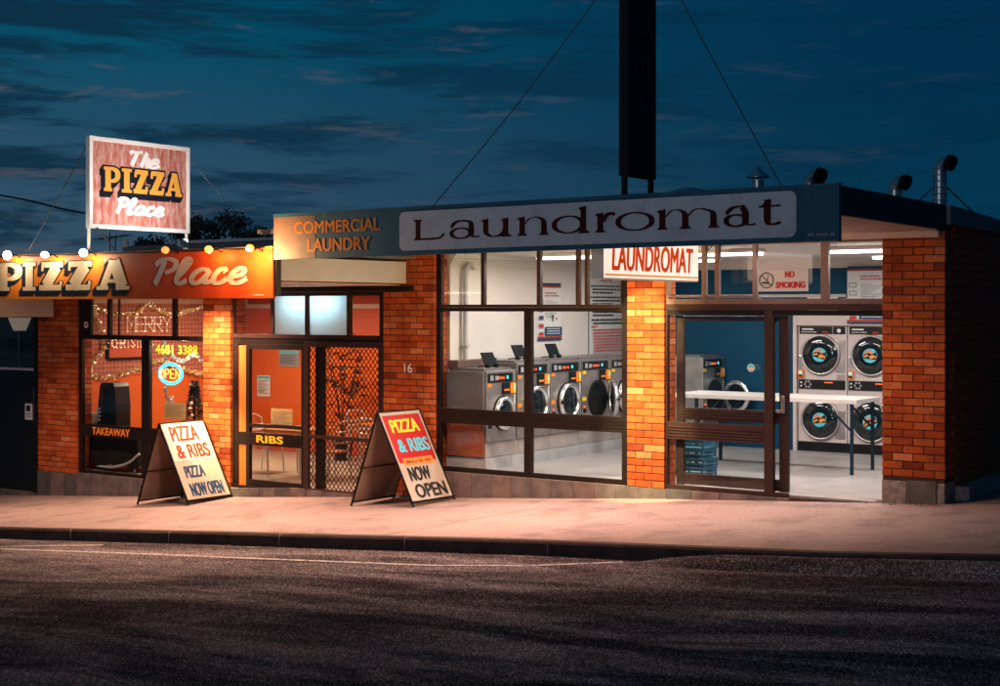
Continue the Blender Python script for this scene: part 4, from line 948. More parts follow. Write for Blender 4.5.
poster('instruction_poster', (-7.86, 5.0, 1.90), (1,0,0), (0,-1,0), .62, .84, 'blue and orange edged poster above the dryers by the right brick pier', 'poster')
ns = thing('no_smoking_sign', 'white NO SMOKING sign on the glass above the laundromat door', 'sign', (-6.72, .07, 2.32))
MB('paper').box(-7.03, -6.42, .066, .073, 2.32, 2.575).build('panel', ns)
d = Draw((0, .066, 0), (1,0,0), (0,0,1), (0,-1,0)).col('redp'); d.text('NO', -6.70, -6.58, 2.475, 2.55, 0., fat=.006).text('SMOKING', -6.815, -6.45, 2.355, 2.43, 0., shear=.1, fat=.006)
cx, cz = -6.925, 2.447; ring = [(cx+.085*math.cos(2*math.pi*k/32), cz+.085*math.sin(2*math.pi*k/32)) for k in range(33)]
d.col('ink').strip(ring, [.006]*33); d.strip([(cx-.06, cz+.06), (cx+.06, cz-.06)], [.005, .005]); d.col('maroon').rect(cx-.055, cx+.03, cz-.035, cz-.018); d.col('ink').rect(cx-.06, cx+.06, cz-.048, cz-.042)
d.strip([(cx+.02, cz), (cx+.005, cz+.025), (cx+.03, cz+.045), (cx+.015, cz+.065)], [.004]*4); d.build('lettering', ns)
ds = thing('dryers_sign', 'white red lettered sign on the wall above the left dryers, behind the door head', 'sign', (-8.27, 5.05, 2.03))
MB('paper').box(-8.50, -8.03, 5.035, 5.058, 2.03, 2.305).build('panel', ds)
d = Draw((0, 5.035, 0), (1,0,0), (0,0,1), (0,-1,0)).col('redp'); d.text('DRYERS', -8.46, -8.07, 2.16, 2.275, .03); d.build('lettering', ds)

# ================================================================== PIZZA SHOP
PB = thing('pizza_shop_building', 'low brick takeaway pizza shop with a red painted fascia and glowing orange interior', 'shop', (-15.7, 0, -.5))
PF0, PF1 = -20.6, -11.695
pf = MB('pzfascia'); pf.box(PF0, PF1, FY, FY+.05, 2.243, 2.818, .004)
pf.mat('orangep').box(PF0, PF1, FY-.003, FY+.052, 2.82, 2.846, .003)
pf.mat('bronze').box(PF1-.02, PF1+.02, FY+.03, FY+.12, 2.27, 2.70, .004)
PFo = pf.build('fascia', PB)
sp = MB('soffit'); corrugated(sp, PF0, -12.22, FY+.06, .05, 2.44, 2.44); sp.build('awning_soffit', PB)
b_ = MB('beamw'); b_.box(-19.56, -19.46, FY+.06, -.004, 1.985, 2.43, .004); b_.build('awning_side_beam', PB)
MB('bronze').box(-20.4, -12.0, -.1, -.003, 2.36, 2.43).build('head_flashing', PB)
MB('roofm').box(-20.6, -12.02, FY+.08, 5.5, 2.78, 2.82).build('roof', PB)
rb = MB('roofm'); rb.box(-21.5, -12.05, 3.2, 5.6, 2.8, 3.30); rb.mat('beamw').box(-20.3, -12.05, 3.15, 3.2, 3.31, 3.36, .004); rb.build('roof_parapet', PB)
pier('brick_pier', -19.862, -18.907, .32, -.548, 2.43, PB)
pier('brick_pier', -16.008, -15.443, .32, -.54, 2.43, PB)
pl = MB('stone'); tilerow(pl, -19.87, -18.9, -.014, lambda x: g(x)-.08, lambda x: -.555, .34); tilerow(pl, -18.9, -15.44, -.012, lambda x: g(x)-.08, lambda x: -.52, .34)
tilerow(pl, -15.44, -12.54, -.012, lambda x: g(x)-.08, lambda x: min(-.44, g(x)+.13), .3)
pl.mat('grout').box(-19.86, -15.44, .002, .3, -1.1, -.555); pl.box(-15.44, -12.54, .002, .3, -.9, -.52)
pl.build('plinth', PB)
# shell: orange below a dado, dusty red grid above
MB('pzfloor').box(-19.3, -12.2, .1, 4.4, -.6, -.5).build('interior_floor', PB)
w = MB('orangewall'); w.box(-19.5, -19.3, .325, 4.3, -.6, 1.0); w.mat('pinkwall').box(-19.5, -19.298, .325, 4.3, 1.0, 2.43); w.mat('orangewall').box(-19.3, -19.28, .33, 4.3, .985, 1.015)
w.box(-19.5, -12.2, 4.3, 4.5, -.15, 1.62); w.mat('redwall').box(-19.5, -12.2, 4.3, 4.5, -.6, -.15); w.box(-19.5, -12.2, 4.3, 4.5, 1.62, 2.43); w.box(-12.52, -12.3, .325, 4.3, -.6, 2.43)
w.mat('soffit').box(-19.3, -12.52, 4.24, 4.299, 2.12, 2.2, .006); w.box(-19.299, -19.24, .34, 4.24, 2.21, 2.29, .006)
w.build('interior_wall', PB)
MB('soffit').box(-19.5, -12.3, .12, 4.5, 2.425, 2.436).build('interior_ceiling', PB)
# pizza window
Z = lambda x: x-.04
w = MB('bronze')
bars(w, [(Z(-18.90), Z(-18.78), -.52, 2.36), (Z(-18.175), Z(-18.11), 1.70, 2.36), (Z(-16.69), Z(-16.62), 1.70, 2.36), (Z(-17.38), Z(-17.2), -.48, 1.63), (Z(-16.02), Z(-15.96), -.52, 2.36)],
        [(Z(-18.9), -15.99, 1.63, 1.70), (Z(-18.78), -15.99, .065, .265), (Z(-18.9), -15.99, -.545, -.475), (Z(-18.78), -15.99, 2.30, 2.36)])
w.box(Z(-18.78), Z(-18.56), .052, .10, 1.70, 2.3, .003)
w.mat('bronze_m').box(Z(-17.93), Z(-17.905), .06, .09, 1.70, 2.3)
pw = w.build('window', PB)
for a, c in ((-18.56,-18.17),(-18.11,-17.93),(-17.905,-16.69),(-16.62,-16.0)): pane(pw, Z(a), Z(c), 1.70, 2.30)
for a, c in ((-18.78,-17.38),(-17.2,-16.0)): pane(pw, Z(a), Z(c), .265, 1.63); pane(pw, Z(a), Z(c), -.475, .065)
d = Draw((-.04, .052, 0), (1,0,0), (0,0,1), (0,-1,0), .004).col('orange'); d.text('TAKEAWAY', -18.54, -17.64, .105, .225, 0., fat=.007)
dd = Draw((-.04, .08, 0), (1,0,0), (0,0,1), (0,-1,0), .002).col('vinyl'); dd.text('4681 3388', -17.09, -16.17, 1.42, 1.565, .022)
d.build('lettering', pw); dd.build('lettering', pw)
stk = Draw((-.04, .052, 0), (1,0,0), (0,0,1), (0,-1,0), .003).col('paper').disc(-18.68, 1.86, .05).col('redp').disc(-18.68, 1.86, .03); stk.build('sticker', pw)
# pizza door
w = MB('bronze_m')
bars(w, [(Z(-15.43), Z(-15.38), -.5, 2.36), (Z(-14.64), Z(-14.58), 1.75, 2.36), (Z(-13.97), Z(-13.90), 1.75, 2.36), (Z(-13.19), Z(-13.13), 1.75, 2.36), (Z(-12.60), -12.535, -.5, 2.36)],
        [(Z(-15.43), -12.535, 1.69, 1.75), (Z(-15.43), -12.535, 2.3, 2.36)])
w.mat('bronze'); bars(w, [], [(Z(-15.40), -12.56, 1.60, 1.69)], .06, .12); bars(w, [], [(Z(-15.43), -12.535, -.53, -.475)], .03, .12)
dw = w.build('shopfront_frame', PB)
pane(dw, Z(-15.38), Z(-14.64), 1.75, 2.3); pane(dw, Z(-13.13), Z(-12.6), 1.75, 2.3)
pane(dw, Z(-14.58), Z(-13.97), 1.75, 2.3, .08, 'frosted', 'frosted_pane'); pane(dw, Z(-13.90), Z(-13.19), 1.75, 2.3, .08, 'frosted', 'frosted_pane')
w = MB('bronze'); bars(w, [(Z(-15.37), Z(-15.29), -.475, 1.6), (Z(-15.13), Z(-15.06), -.475, 1.6), (Z(-14.04), Z(-13.96), -.475, 1.6)], [(Z(-15.13), Z(-14.0), 1.53, 1.6), (Z(-15.29), Z(-14.0), .125, .31), (Z(-15.13), Z(-14.0), .39, .44), (Z(-15.13), Z(-14.0), -.475, -.38)], .05, .11)
for z in (.16, .20, .24, .28): w.box(Z(-15.28), Z(-14.02), .045, .05, z-.008, z+.008)
w.mat('orangewall').box(Z(-15.29), Z(-15.13), .07, .09, -.475, 1.58)
ld = w.build('glass_door', PB)
pane(ld, Z(-15.06), Z(-14.04), .31, 1.53); pane(ld, Z(-15.06), Z(-14.04), -.38, .125)
d = Draw((-.04, .045, 0), (1,0,0), (0,0,1), (0,-1,0), .003).col('yellow'); d.text('RIBS', -14.91, -14.38, .165, .275, 0., fat=.009); d.build('lettering', ld)
w = MB('bronze_m'); DY = -.0
bars(w, [(-13.99, -13.90, -.475, 1.64), (-12.62, -12.545, -.475, 1.64)], [(-13.99, -12.545, 1.58, 1.655), (-13.9, -12.62, .285, .335), (-13.9, -12.62, -.475, -.42)], -.0, .045)
sc = w.build('security_door', PB)
ms = MB('bronze'); x0, x1, z0, z1, p = -13.90, -12.62, -.42, 1.58, .078
k = z0-(x1-x0)*1.25
while k < z1+(x1-x0)*1.25:
    for sgn in (1, -1):
        pts = []
        for x in (x0, x1):
            z = k+sgn*1.25*((x-x0) if sgn > 0 else (x-x0)); pts.append((x, z))
        (xa, za), (xb, zb) = pts
        def clip(xa, za, xb, zb):
            t0, t1 = 0., 1.
            dz = zb-za
            for lo, hi in ((z0, z1),):
                ta, tb = (lo-za)/dz, (hi-za)/dz
                if ta > tb: ta, tb = tb, ta
                t0, t1 = max(t0, ta), min(t1, tb)
            return (t0, t1) if t1-t0 > .01 else None
        c = clip(xa, za, xb, zb)
        if c:
            t0, t1 = c; ms.beam((xa+(xb-xa)*t0, .02+.003*sgn, za+(zb-za)*t0), (xa+(xb-xa)*t1, .02+.003*sgn, za+(zb-za)*t1), .011, .005, (0,1,0))
    k += p*1.25
ms.build('diamond_mesh', sc)
MB('bronze').box(-13.82, -13.66, .06, .11, -.475, 1.60, .003).build('inner_jamb', dw)

# fascia lettering: slab serif PIZZA and brush script Place (painted on the fascia)
def slab(d, ch, u, w, v0, v1, fc, oc, ol, sh, sc_, layer):
    """fat slab serif letter with outline and block shadow, as layered paint"""
    h = v1-v0; T = w*.36
    def stroke(pts, wd): return ('s', pts, wd)
    S_ = .13*h
    if ch == 'P':
        els = [stroke([(T*.75, 0), (T*.75, h)], T), stroke([(-.0, S_/2), (T*1.5, S_/2)], S_), stroke([(0, h-S_/2), (T, h-S_/2)], S_),
               ('c', [(T*.7, h*.93), (w*.62, h*.93), (w*.86, h*.80), (w*.86, h*.58), (w*.62, h*.44), (T*.7, h*.44)], T*.95, S_*1.05)]
    elif ch == 'I':
        T = w*.56; els = [stroke([(w/2, 0), (w/2, h)], T), stroke([(0, S_/2), (w, S_/2)], S_), stroke([(0, h-S_/2), (w, h-S_/2)], S_)]
    elif ch == 'Z':
        els = [stroke([(w*.10, h-S_*.75), (w*.97, h-S_*.75)], S_*1.5), stroke([(w*.0, S_*.75), (w*.9, S_*.75)], S_*1.5), stroke([(w*.74, h*.86), (w*.26, h*.14)], T*1.0), stroke([(w*.15, h*.9), (w*.13, h*.68)], S_), stroke([(w*.86, .1*h), (w*.89, h*.32)], S_)]
    elif ch == 'A':
        els = [stroke([(w*.50, h*.96), (w*.17, h*.07)], T*.55), stroke([(w*.55, h*.95), (w*.82, h*.08)], T*.95), stroke([(w*.25, h*.30), (w*.75, h*.30)], S_*.9), stroke([(-.03*w, S_/2), (w*.36, S_/2)], S_), stroke([(w*.60, S_/2), (w*1.04, S_/2)], S_), stroke([(w*.36, h*.965), (w*.70, h*.965)], S_*.6)]
    def paint_(col, grow, ox, oy):
        d.col(col)
        for e in els:
            if e[0] == 's':
                (xa, ya), (xb, yb) = e[1]; l = math.hypot(xb-xa, yb-ya); ex, ey = (xb-xa)/l*grow, (yb-ya)/l*grow
                d.strip([(u+xa-ex+ox, v0+ya-ey+oy), (u+xb+ex+ox, v0+yb+ey+oy)], [e[2]/2+grow]*2)
            else:
                P = [(u+a+ox, v0+b+oy) for a, b in crom(e[1], 8)]; d.strip(P, nib(P, e[2], e[3], grow))
    if layer == 0:
        for k in range(sc_, 0, -1): paint_(oc, ol, sh[0]*k/sc_, sh[1]*k/sc_)
        paint_(oc, ol, 0, 0)
    else: paint_(fc, 0, 0, 0)
def script(d, word, us, v0, xh, m, wt=.30, sl=.30, th=.12):
    d.col(m)
    G = {'P': [[(.45,1.62),(.35,.9),(.18,.0)], [(.02,1.28),(.25,1.6),(.62,1.68),(1.0,1.45),(.95,1.0),(.55,.78)]],
         'T': [[(.0,1.3),(.15,1.55),(.5,1.5),(1.1,1.6)], [(.62,1.5),(.5,.8),(.35,.05)]],
         'l': [[(.25,.45),(.62,1.0),(.82,1.5),(.62,1.66),(.42,1.35),(.28,.7),(.25,.25),(.45,.03),(.85,.25)]],
         'h': [[(.42,1.6),(.28,.8),(.12,.0)], [(.2,.5),(.5,.92),(.75,.8),(.66,.35),(.72,.08),(1.0,.2)]],
         'a': [[(.86,.78),(.55,.96),(.2,.72),(.08,.32),(.28,.04),(.58,.22),(.84,.72)], [(.88,.92),(.74,.4),(.78,.08),(1.08,.2)]],
         'c': [[(.82,.72),(.66,.95),(.32,.82),(.10,.42),(.25,.06),(.6,.06),(.98,.32)]],
         'e': [[(.18,.42),(.62,.56),(.76,.82),(.52,.97),(.2,.72),(.08,.34),(.28,.04),(.62,.06),(1.0,.32)]]}
    for ch, (a, b) in zip(word, us):
        w = b-a
        for st in G[ch]:
            P = [(a+x*w+sl*(y*xh)-.1*xh, v0+y*xh) for x, y in crom(st, 9)]
            d.strip(P, nib(P, wt*xh*1.35, th*xh*1.35, 0, 1.0))
d = Draw((0, FY, 0), (1,0,0), (0,0,1), (0,-1,0), .003)
for lay in (0, 1):
    for ch, a, w_ in (('P', -16.80, .52), ('I', -16.24, .27), ('Z', -15.90, .50), ('Z', -15.36, .53), ('A', -14.74, .58)):
        slab(d, ch, a, w_, 2.36, 2.735, 'cream', 'drop', .012, (-.075, -.06), 5, lay)
script(d, 'Place', ((-13.72,-13.36),(-13.36,-13.06),(-13.06,-12.70),(-12.68,-12.42),(-12.40,-12.10)), 2.42, .185, 'pale', .38, .3, .17)
d.col('pale')
for k in range(8): d.rect(-12.0+k*.022, -11.985+k*.022, 2.275, 2.29)
# the bulb glow behind PIZZA is put into the fascia colour
d.build('lettering', PFo)

# bulbs along the fascia
GB = 'bulbs along the pizza fascia'
def bulb(x, z, m, r, label, energy, color, out=.01):
    t = thing('fascia_lamp', label, 'lamp', (x, FY, z), 0, GB); y = FY-.15
    MB('black').tube([(x, FY-.002, z+.0), (x, FY-.07, z+.035), (x, y+.02, z+.03)], .009, 8).build('arm', t)
    MB('blackmatte').lathe((x, y+.03, z+.032), (0,-1,0), [(.022,0),(.03,.02),(.028,.04)], 16).build('socket', t)
    MB(m).lathe((x, y-.005, z+.03), (0,-1,0), [(.02,0),(r*.85,.025),(r,.05),(r*.85,.08),(r*.4,.1),(0,.105)], 18).build('globe', t)
    if energy: lamp('bulb_light', 'POINT', (x, y-out, z-.05), energy, color, t, .04)
    return t
bulb(-16.30, 2.80, 'lampwhite', .06, 'dazzling white bulb over the first letters of PIZZA, leftmost of the fascia lamps', 12, (1, .84, .58))
bulb(-15.53, 2.79, 'lampwhite', .042, 'white bulb over the middle of PIZZA on the red fascia', 9, (1, .84, .58))
bulb(-14.77, 2.80, 'lampwhite', .05, 'white bulb beside the left post of the pizza billboard', 10, (1, .84, .58))
bulb(-13.27, 2.80, 'lampdim', .045, 'dim unlit looking bulb above the word Place', .3, (1, .4, .1))
bulb(-12.53, 2.79, 'lampamber', .045, 'amber bulb above the letter c of Place', 14, (1, .50, .10))
bulb(-11.86, 2.79, 'lampamber', .045, 'amber bulb at the right end of the red fascia', 90, (1, .56, .24), .16)
fc = [(-20.5, FY-.03, 2.83)]
for i in range(40):
    x = -17.2+i*.138; fc.append((x, FY-.035, 2.835-.018*abs(math.sin(i*.56))))
tag(MB('rubber').tube(fc, .011, 6).build('festoon_cable'), 'black cable sagging along the top edge of the red pizza fascia', 'cable')

# billboard
BX = -15.03
BB = thing('pizza_billboard', 'weathered red and white board reading The PIZZA Place on two white posts above the fascia', 'billboard', (BX, -2.1, 2.8))
MB('worn').box(BX-.03, BX+.018, -2.93, -1.25, 3.2, 4.32).build('panel', BB)
fr = MB('white')
for a in ((-2.962,-2.905,3.165,4.36),(-1.272,-1.218,3.165,4.36)): fr.box(BX-.04, BX+.035, a[0], a[1], a[2], a[3], .004)
for z in (3.165, 4.305): fr.box(BX-.038, BX+.033, -2.905, -1.272, z, z+.055, .004)
fr.build('frame', BB)
for y in (-2.935, -1.245): MB('white').tube([(BX-.01, y, 2.78), (BX-.01, y, 3.18)], .022, 10).build('post', BB)
MB('wire').tube([(BX+.05, -2.85, 3.17), (BX+.45, -2.85, 2.83)], .012, 6).build('brace', BB)
d = Draw((BX+.018, 0, 0), (0,1,0), (0,0,1), (1,0,0), .003)
script(d, 'The', ((-2.31,-2.12),(-2.10,-1.92),(-1.94,-1.76)), 4.02, .125, 'white', .42, .3, .2)
bt = lambda y: 0
for lay in (0, 1):
  for ch, a, w_ in (('P', -2.72, .26), ('I', -2.42, .17), ('Z', -2.22, .26), ('Z', -1.94, .27), ('A', -1.65, .28)):
    slab(d, ch, a, w_, 3.66, 3.98, 'orange3', 'drop', .022, (-.05, -.06), 4, lay)
script(d, 'Place', ((-2.52,-2.36),(-2.34,-2.2),(-2.2,-2.02),(-2.0,-1.86),(-1.85,-1.68)), 3.375, .125, 'white', .42, .3, .2)
d.build('lettering', BB)
wire('stay_wire', [(BX-.05, -2.93, 4.25), (-15.6, -2.95, 3.62), (-16.2, -2.98, 2.9)], .007, 'pale stay wire from the top left corner of the pizza billboard down to the fascia')
wire('stay_wire', [(BX, -1.22, 4.22), (-14.6, -.6, 3.4), (-14.3, 0.2, 2.85)], .004, 'thin stay wire behind the right edge of the pizza billboard')
wire('power_line', [(-60, 10, 9.2), (-38, 8, 5.9), (-29, 6, 4.78), (-25.5, 5.2, 4.24), (-23.9, 4.9, 4.05)], .022, 'black overhead power line sagging behind the pizza billboard', 'rubber')
sm = thing('service_mast', 'thin service mast on the pizza roof behind the billboard, holding the power line', 'mast', (-23.9, 4.9, 2.5)); MB('zinc').tube([(-23.9,4.9,2.4),(-23.9,4.9,4.1)], .03, 10).build('pole', sm); MB('zinc').box(-24.0,-23.8,4.86,4.94,4.02,4.06).build('bracket', sm)
fl_ = thing('flood_lamp', 'small flood lamp on a bracket on the pizza shop roof lighting the billboard', 'lamp', (-13.75, -2.5, 2.82))
MB('zinc').tube([(-13.75,-2.5,2.8),(-13.75,-2.5,2.9)], .014, 8).build('bracket', fl_)
MB('zinc').hexa([(-13.8,-2.56,2.9),(-13.7,-2.56,2.9),(-13.7,-2.44,2.9),(-13.8,-2.44,2.9)], [(-13.84,-2.58,2.96),(-13.76,-2.58,3.0),(-13.76,-2.42,3.0),(-13.84,-2.42,2.96)]).build('head', fl_)
sp_ = lamp('flood_spot', 'SPOT', (-13.75, -2.45, 2.98), 350, (.98, .93, .92), fl_, .05, spot=95)
sp_.rotation_euler = (Vector((BX, -2.15, 3.8))-Vector((-13.75, -2.45, 2.98))).to_track_quat('-Z', 'Y').to_euler()
an = thing('tv_antenna', 'small rooftop aerial behind the foot of the pizza billboard', 'antenna', (-20.3, 2, 2.8))
MB('wire').tube([(-20.3,2,2.75),(-20.3,2,3.42)], .015, 6).build('mast', an)
q = MB('wire'); q.tube([(-20.75,2,3.36),(-19.95,2,3.42)], .01, 6)
for k in range(6): q.tube([(-20.7+k*.14,1.85,3.365+k*.01),(-20.7+k*.14,2.15,3.365+k*.01)], .006, 5)
q.build('boom', an); MB('beamw').lathe((-20.05,2,3.2), (0,0,1), [(.06,0),(.07,.1),(.03,.15)], 12).build('head_unit', an)

# ------------------------------------------------------------------ pizza interior things
ftube('ceiling_light', -17.3, 2.2, 2.424, 1.3, 'warm fluorescent batten on the pizza shop ceiling', 'ceiling lights in the pizza shop', 130, (1, .72, .46), 'tubewarm')
ftube('ceiling_light', -14.6, 2.9, 2.424, 1.2, 'warm fluorescent batten over the pizza shop tables', 'ceiling lights in the pizza shop', 72, (1, .72, .46), 'tubewarm')
wl = thing('window_light', 'cold fluorescent lamp behind the frosted panes over the pizza shop door', 'light', (-13.95, .33, 2.1))
MB('white').box(-14.5, -13.4, .36, .40, 2.2, 2.28, .004).build('housing', wl)
MB('tube').tube([(-14.45, .33, 2.24), (-13.45, .33, 2.24)], .014, 10).build('tube', wl)
lamp('tube_light', 'AREA', (-13.92, .30, 2.22), 5.5, (.70, .92, 1), wl, 1.0, .12, (R(-90), 0, 0))

def tinsel(mb, pts, r=.05, n=26, seed=1):
    rn = random.Random(seed); P = crom(pts, 10)
    for a, b in zip(P, P[1:]):
        a, b = Vector(a), Vector(b); k = max(2, int((b-a).length*n*6))
        for i in range(k):
            c = a+(b-a)*rn.random(); v = Vector((rn.gauss(0,1), rn.gauss(0,1), rn.gauss(0,1))).normalized(); w_ = v.orthogonal().normalized()*.007
            mb.face([c-w_, c+w_, c+v*r*rn.uniform(.6,1.2)+w_, c+v*r*rn.uniform(.6,1.2)-w_])
            if rn.random() < .5: mb.face([c+v*r*.8+w_*2, c+v*r*.8-w_*2, c-v*r*.8-w_*2, c-v*r*.8+w_*2])
GW = -19.29+.05
gar = thing('tinsel_garland', 'gold tinsel garland draped along the orange wall in swags', 'garland', (GW, 1.5, 1.0), 0, 'tinsel garlands in the pizza shop')
mb = MB('gold'); tinsel(mb, [(GW,.50,1.03),(GW,1.0,.97),(GW,1.7,1.12),(GW,2.1,1.22),(GW,2.37,1.12),(GW,3.1,.95),(GW,3.6,1.15)], .055, seed=2); mb.build('lower_swag', gar)
mb = MB('gold'); tinsel(mb, [(GW,.50,1.03),(GW,.62,1.25),(GW,.86,1.52),(GW,.62,2.1)], .05, seed=3); tinsel(mb, [(GW,.62,2.17),(GW,.95,2.06),(GW,1.5,2.03),(GW,1.8,2.18),(GW,2.25,2.03),(GW,2.6,2.05),(GW,3.1,2.15)], .05, seed=4); mb.build('upper_swag', gar)
mb = MB('warmglow')
for i, (y, z) in enumerate(((.6,1.22),(.66,2.12),(.8,2.09),(1.2,2.03),(1.5,2.03),(1.8,2.16),(2.0,2.1),(2.25,2.04),(.9,1.0),(1.3,1.02),(2.5,2.05),(2.9,2.12),(.72,1.9),(.8,1.75))): mb.lathe((GW+.06,y,z), (1,0,0), [(0,0),(.014,.01),(.014,.02),(0,.03)], 8)
for path, sd in (([(.50,1.03),(1.0,.97),(1.7,1.12),(2.1,1.22),(2.37,1.12),(3.1,.95),(3.6,1.15)], 1), ([(.50,1.03),(.62,1.25),(.86,1.52),(.62,2.1)], 2), ([(.62,2.17),(.95,2.06),(1.5,2.03),(1.8,2.18),(2.25,2.03),(2.6,2.05),(3.1,2.15)], 3)):  # glowing points added along the tinsel as its sparkle
    rn = random.Random(sd)
    for (y, z) in crom(path, 9)[::1]:
        for _ in range(1): mb.lathe((GW+.045, y+rn.uniform(-.05,.05), z+rn.uniform(-.04,.04)), (1,0,0), [(0,0),(.007,.005),(.007,.01),(0,.015)], 6)
mb.build('glow_point', gar)
g2 = thing('tinsel_garland', 'silver tinsel hanging down beside the window post next to the neon sign', 'garland', (-17.1, .2, 1.6), 0, 'tinsel garlands in the pizza shop')
mb = MB('silver'); tinsel(mb, [(-17.40,.5,1.60),(-17.38,.5,1.3),(-17.36,.5,.9),(-17.32,.5,.66),(-17.24,.5,.60),(-17.22,.5,.72)], .045, seed=5); tinsel(mb, [(-17.39,.5,1.55),(-17.19,.5,1.36),(-16.94,.5,1.30),(-16.74,.5,1.42),(-16.54,.5,1.30),(-16.32,.5,1.18)], .045, seed=6); mb.build('strand', g2)
# MERRY CHRISTMAS in string bulbs
SE = {'M': [[(0,0),(0,1),(.5,.45),(1,1),(1,0)]], 'E': [[(1,1),(0,1),(0,0),(1,0)], [(0,.5),(.8,.5)]], 'R': [[(0,0),(0,1),(.8,1),(.9,.75),(.8,.5),(0,.5)], [(.4,.5),(1,0)]], 'Y': [[(0,1),(.5,.5),(1,1)], [(.5,.5),(.5,0)]],
      'C': [[(1,.9),(.6,1),(.1,.8),(0,.5),(.1,.2),(.6,0),(1,.1)]], 'H': [[(0,0),(0,1)], [(1,0),(1,1)], [(0,.5),(1,.5)]], 'I': [[(.5,0),(.5,1)]], 'S': [[(1,.85),(.5,1),(.05,.8),(.5,.5),(.95,.22),(.5,0),(0,.15)]], 'T': [[(0,1),(1,1)], [(.5,1),(.5,0)]], 'A': [[(0,0),(.5,1),(1,0)], [(.2,.4),(.8,.4)]]}
mc = thing('light_lettering', 'string of pale bulbs spelling MERRY CHRISTMAS on the gridded red wall', 'decoration', (-19.29, 1.8, 1.7))
mb = MB('glowwire'); me_ = MB('warmglow')
for word, y0, wd, z0, hh in (('MERRY', 1.36, .17, 1.73, .24), ('CHRISTMAS', 1.02, .075, 1.46, .15)):
    for i, ch in enumerate(word):
        for st in SE[ch]:
            P = [(-19.25, y0+i*(wd+.03)+a*wd, z0+b*hh) for a, b in st]; mb.tube(P, .009, 6)
            for p in P: me_.lathe(p, (1,0,0), [(0,.0),(.010,.006),(.010,.014),(0,.02)], 6)
mb.build('tinsel_wire', mc); me_.build('glow_point', mc)
fp = thing('picture_frame', 'black framed panel on the red gridded wall behind the pizza window', 'picture', (-19.29, 1.3, 1.27))
q = MB('black')
for y in (.96, 1.80): q.box(-19.298, -19.255, y-.02, y+.02, 1.27, 1.66)
q.box(-19.298, -19.255, .98, 1.78, 1.25, 1.29); q.build('frame', fp); MB('redwall').box(-19.297, -19.275, .98, 1.78, 1.29, 1.66).build('panel', fp)
# open sign
os_ = thing('neon_open_sign', 'oval neon OPEN sign, cyan ring round yellow letters, in the pizza window', 'neon sign', (-16.85, .2, 1.12))
ring = [(-16.89+.245*math.cos(2*math.pi*k/36), .17, 1.115+.15*math.sin(2*math.pi*k/36)) for k in range(36)]
MB('black').lathe((0,0,0), (0,1,0), [(0,0),(.26,0),(.26,.03),(0,.03)], 36).build('backing', os_)
bo = bpy.data.objects[[o.name for o in os_.children][0]]; bo.data.transform(Matrix.Translation((-16.89+16.85, .185-.2, 1.115-1.12)) @ Matrix.Diagonal((1, 1, .62, 1)))
MB('neoncyan').tube(ring, .026, 8, True).build('neon_ring', os_)
q = MB('neonyellow')
SO = {'O': [[(.5,0),(.1,.2),(0,.5),(.1,.8),(.5,1),(.9,.8),(1,.5),(.9,.2),(.5,0)]], 'P': [[(0,0),(0,1),(.8,.98),(.98,.75),(.8,.5),(0,.5)]], 'N': [[(0,0),(0,1),(1,0),(1,1)]]}
for i, ch in enumerate('OPEN'):
    for st in {**SE, **SO}[ch]: q.tube([(-17.10+i*.115+a*.08, .145, 1.045+b*.14) for a, b in st], .011, 6)
q.build('neon_letters', os_)
lamp('number_fill', 'POINT', (-16.75, .30, 1.46), 20, (1, .82, .5), os_, .03)  # unseen warm fill added to light the window number from behind
# counter with black cloth and a tall black machine
tb = thing('clothed_table', 'small table under a black cloth inside the pizza window', 'table', (-18.5, .62, -.5))
MB('wood').box(-19.18, -17.84, .3, .95, .12, .15).build('tabletop', tb)
cl = MB('cloth'); n = 96; per = []
x0, x1, y0, y1 = -19.2, -17.8, .28, .98
for k in range(n):
    s_ = k/n*4; e = int(s_); f_ = s_-e
    per.append([(x0+(x1-x0)*f_, y0), (x1, y0+(y1-y0)*f_), (x1-(x1-x0)*f_, y1), (x0, y1-(y1-y0)*f_)][e])
cxm, cym = (x0+x1)/2, (y0+y1)/2; vs = []
for lev, (z, gr) in enumerate(((.158, 0), (.13, .012), (-.1, .02), (-.40, .035))):
    for k, (x, y) in enumerate(per):
        wv = math.sin(k*1.05)*.5+math.sin(k*.47)*.5; o = gr*(1+1.2*wv*(lev > 1)); l = math.hypot(x-cxm, y-cym)
        vs.append((x+(x-cxm)/l*o, y+(y-cym)/l*o, z+(.04*wv if lev == 3 else 0)))
fs = [(a*n+k, a*n+(k+1) % n, (a+1)*n+(k+1) % n, (a+1)*n+k) for a in range(3) for k in range(n)]
cl.mesh(vs, fs, True); cl.face([vs[k] for k in range(n)])
tag(cl.build('tablecloth'), 'black draped cloth hanging in folds over the small table in the pizza window', 'tablecloth')
for x in (-19.05, -17.95):
    for y in (.38, .88): MB('alu').tube([(x,y,.12),(x,y,-.5)], .018, 8).build('leg', tb)
km = thing('drinks_machine', 'tall black rounded machine standing on the black cloth in the pizza window', 'machine', (-18.570, .5, .16))
pr = [(-.20,0),(.20,0),(.225,.04),(.225,.40),(.19,.70),(.15,.76),(-.12,.76),(-.17,.70),(-.215,.36),(-.215,.03)]
vs = [(-18.570+a, y, .16+b) for y in (.34, .64) for a, b in pr]; n = len(pr)
MB('black').mesh(vs, [tuple(range(n)), tuple(range(2*n-1, n-1, -1))]+[(i, i+n, (i+1) % n+n, (i+1) % n) for i in range(n)]) if False else None
q = MB('black'); q.mesh(vs, [tuple(range(n)), tuple(range(2*n-1, n-1, -1))]+[(i, i+n, (i+1) % n+n, (i+1) % n) for i in range(n)]); q.build('housing', km)
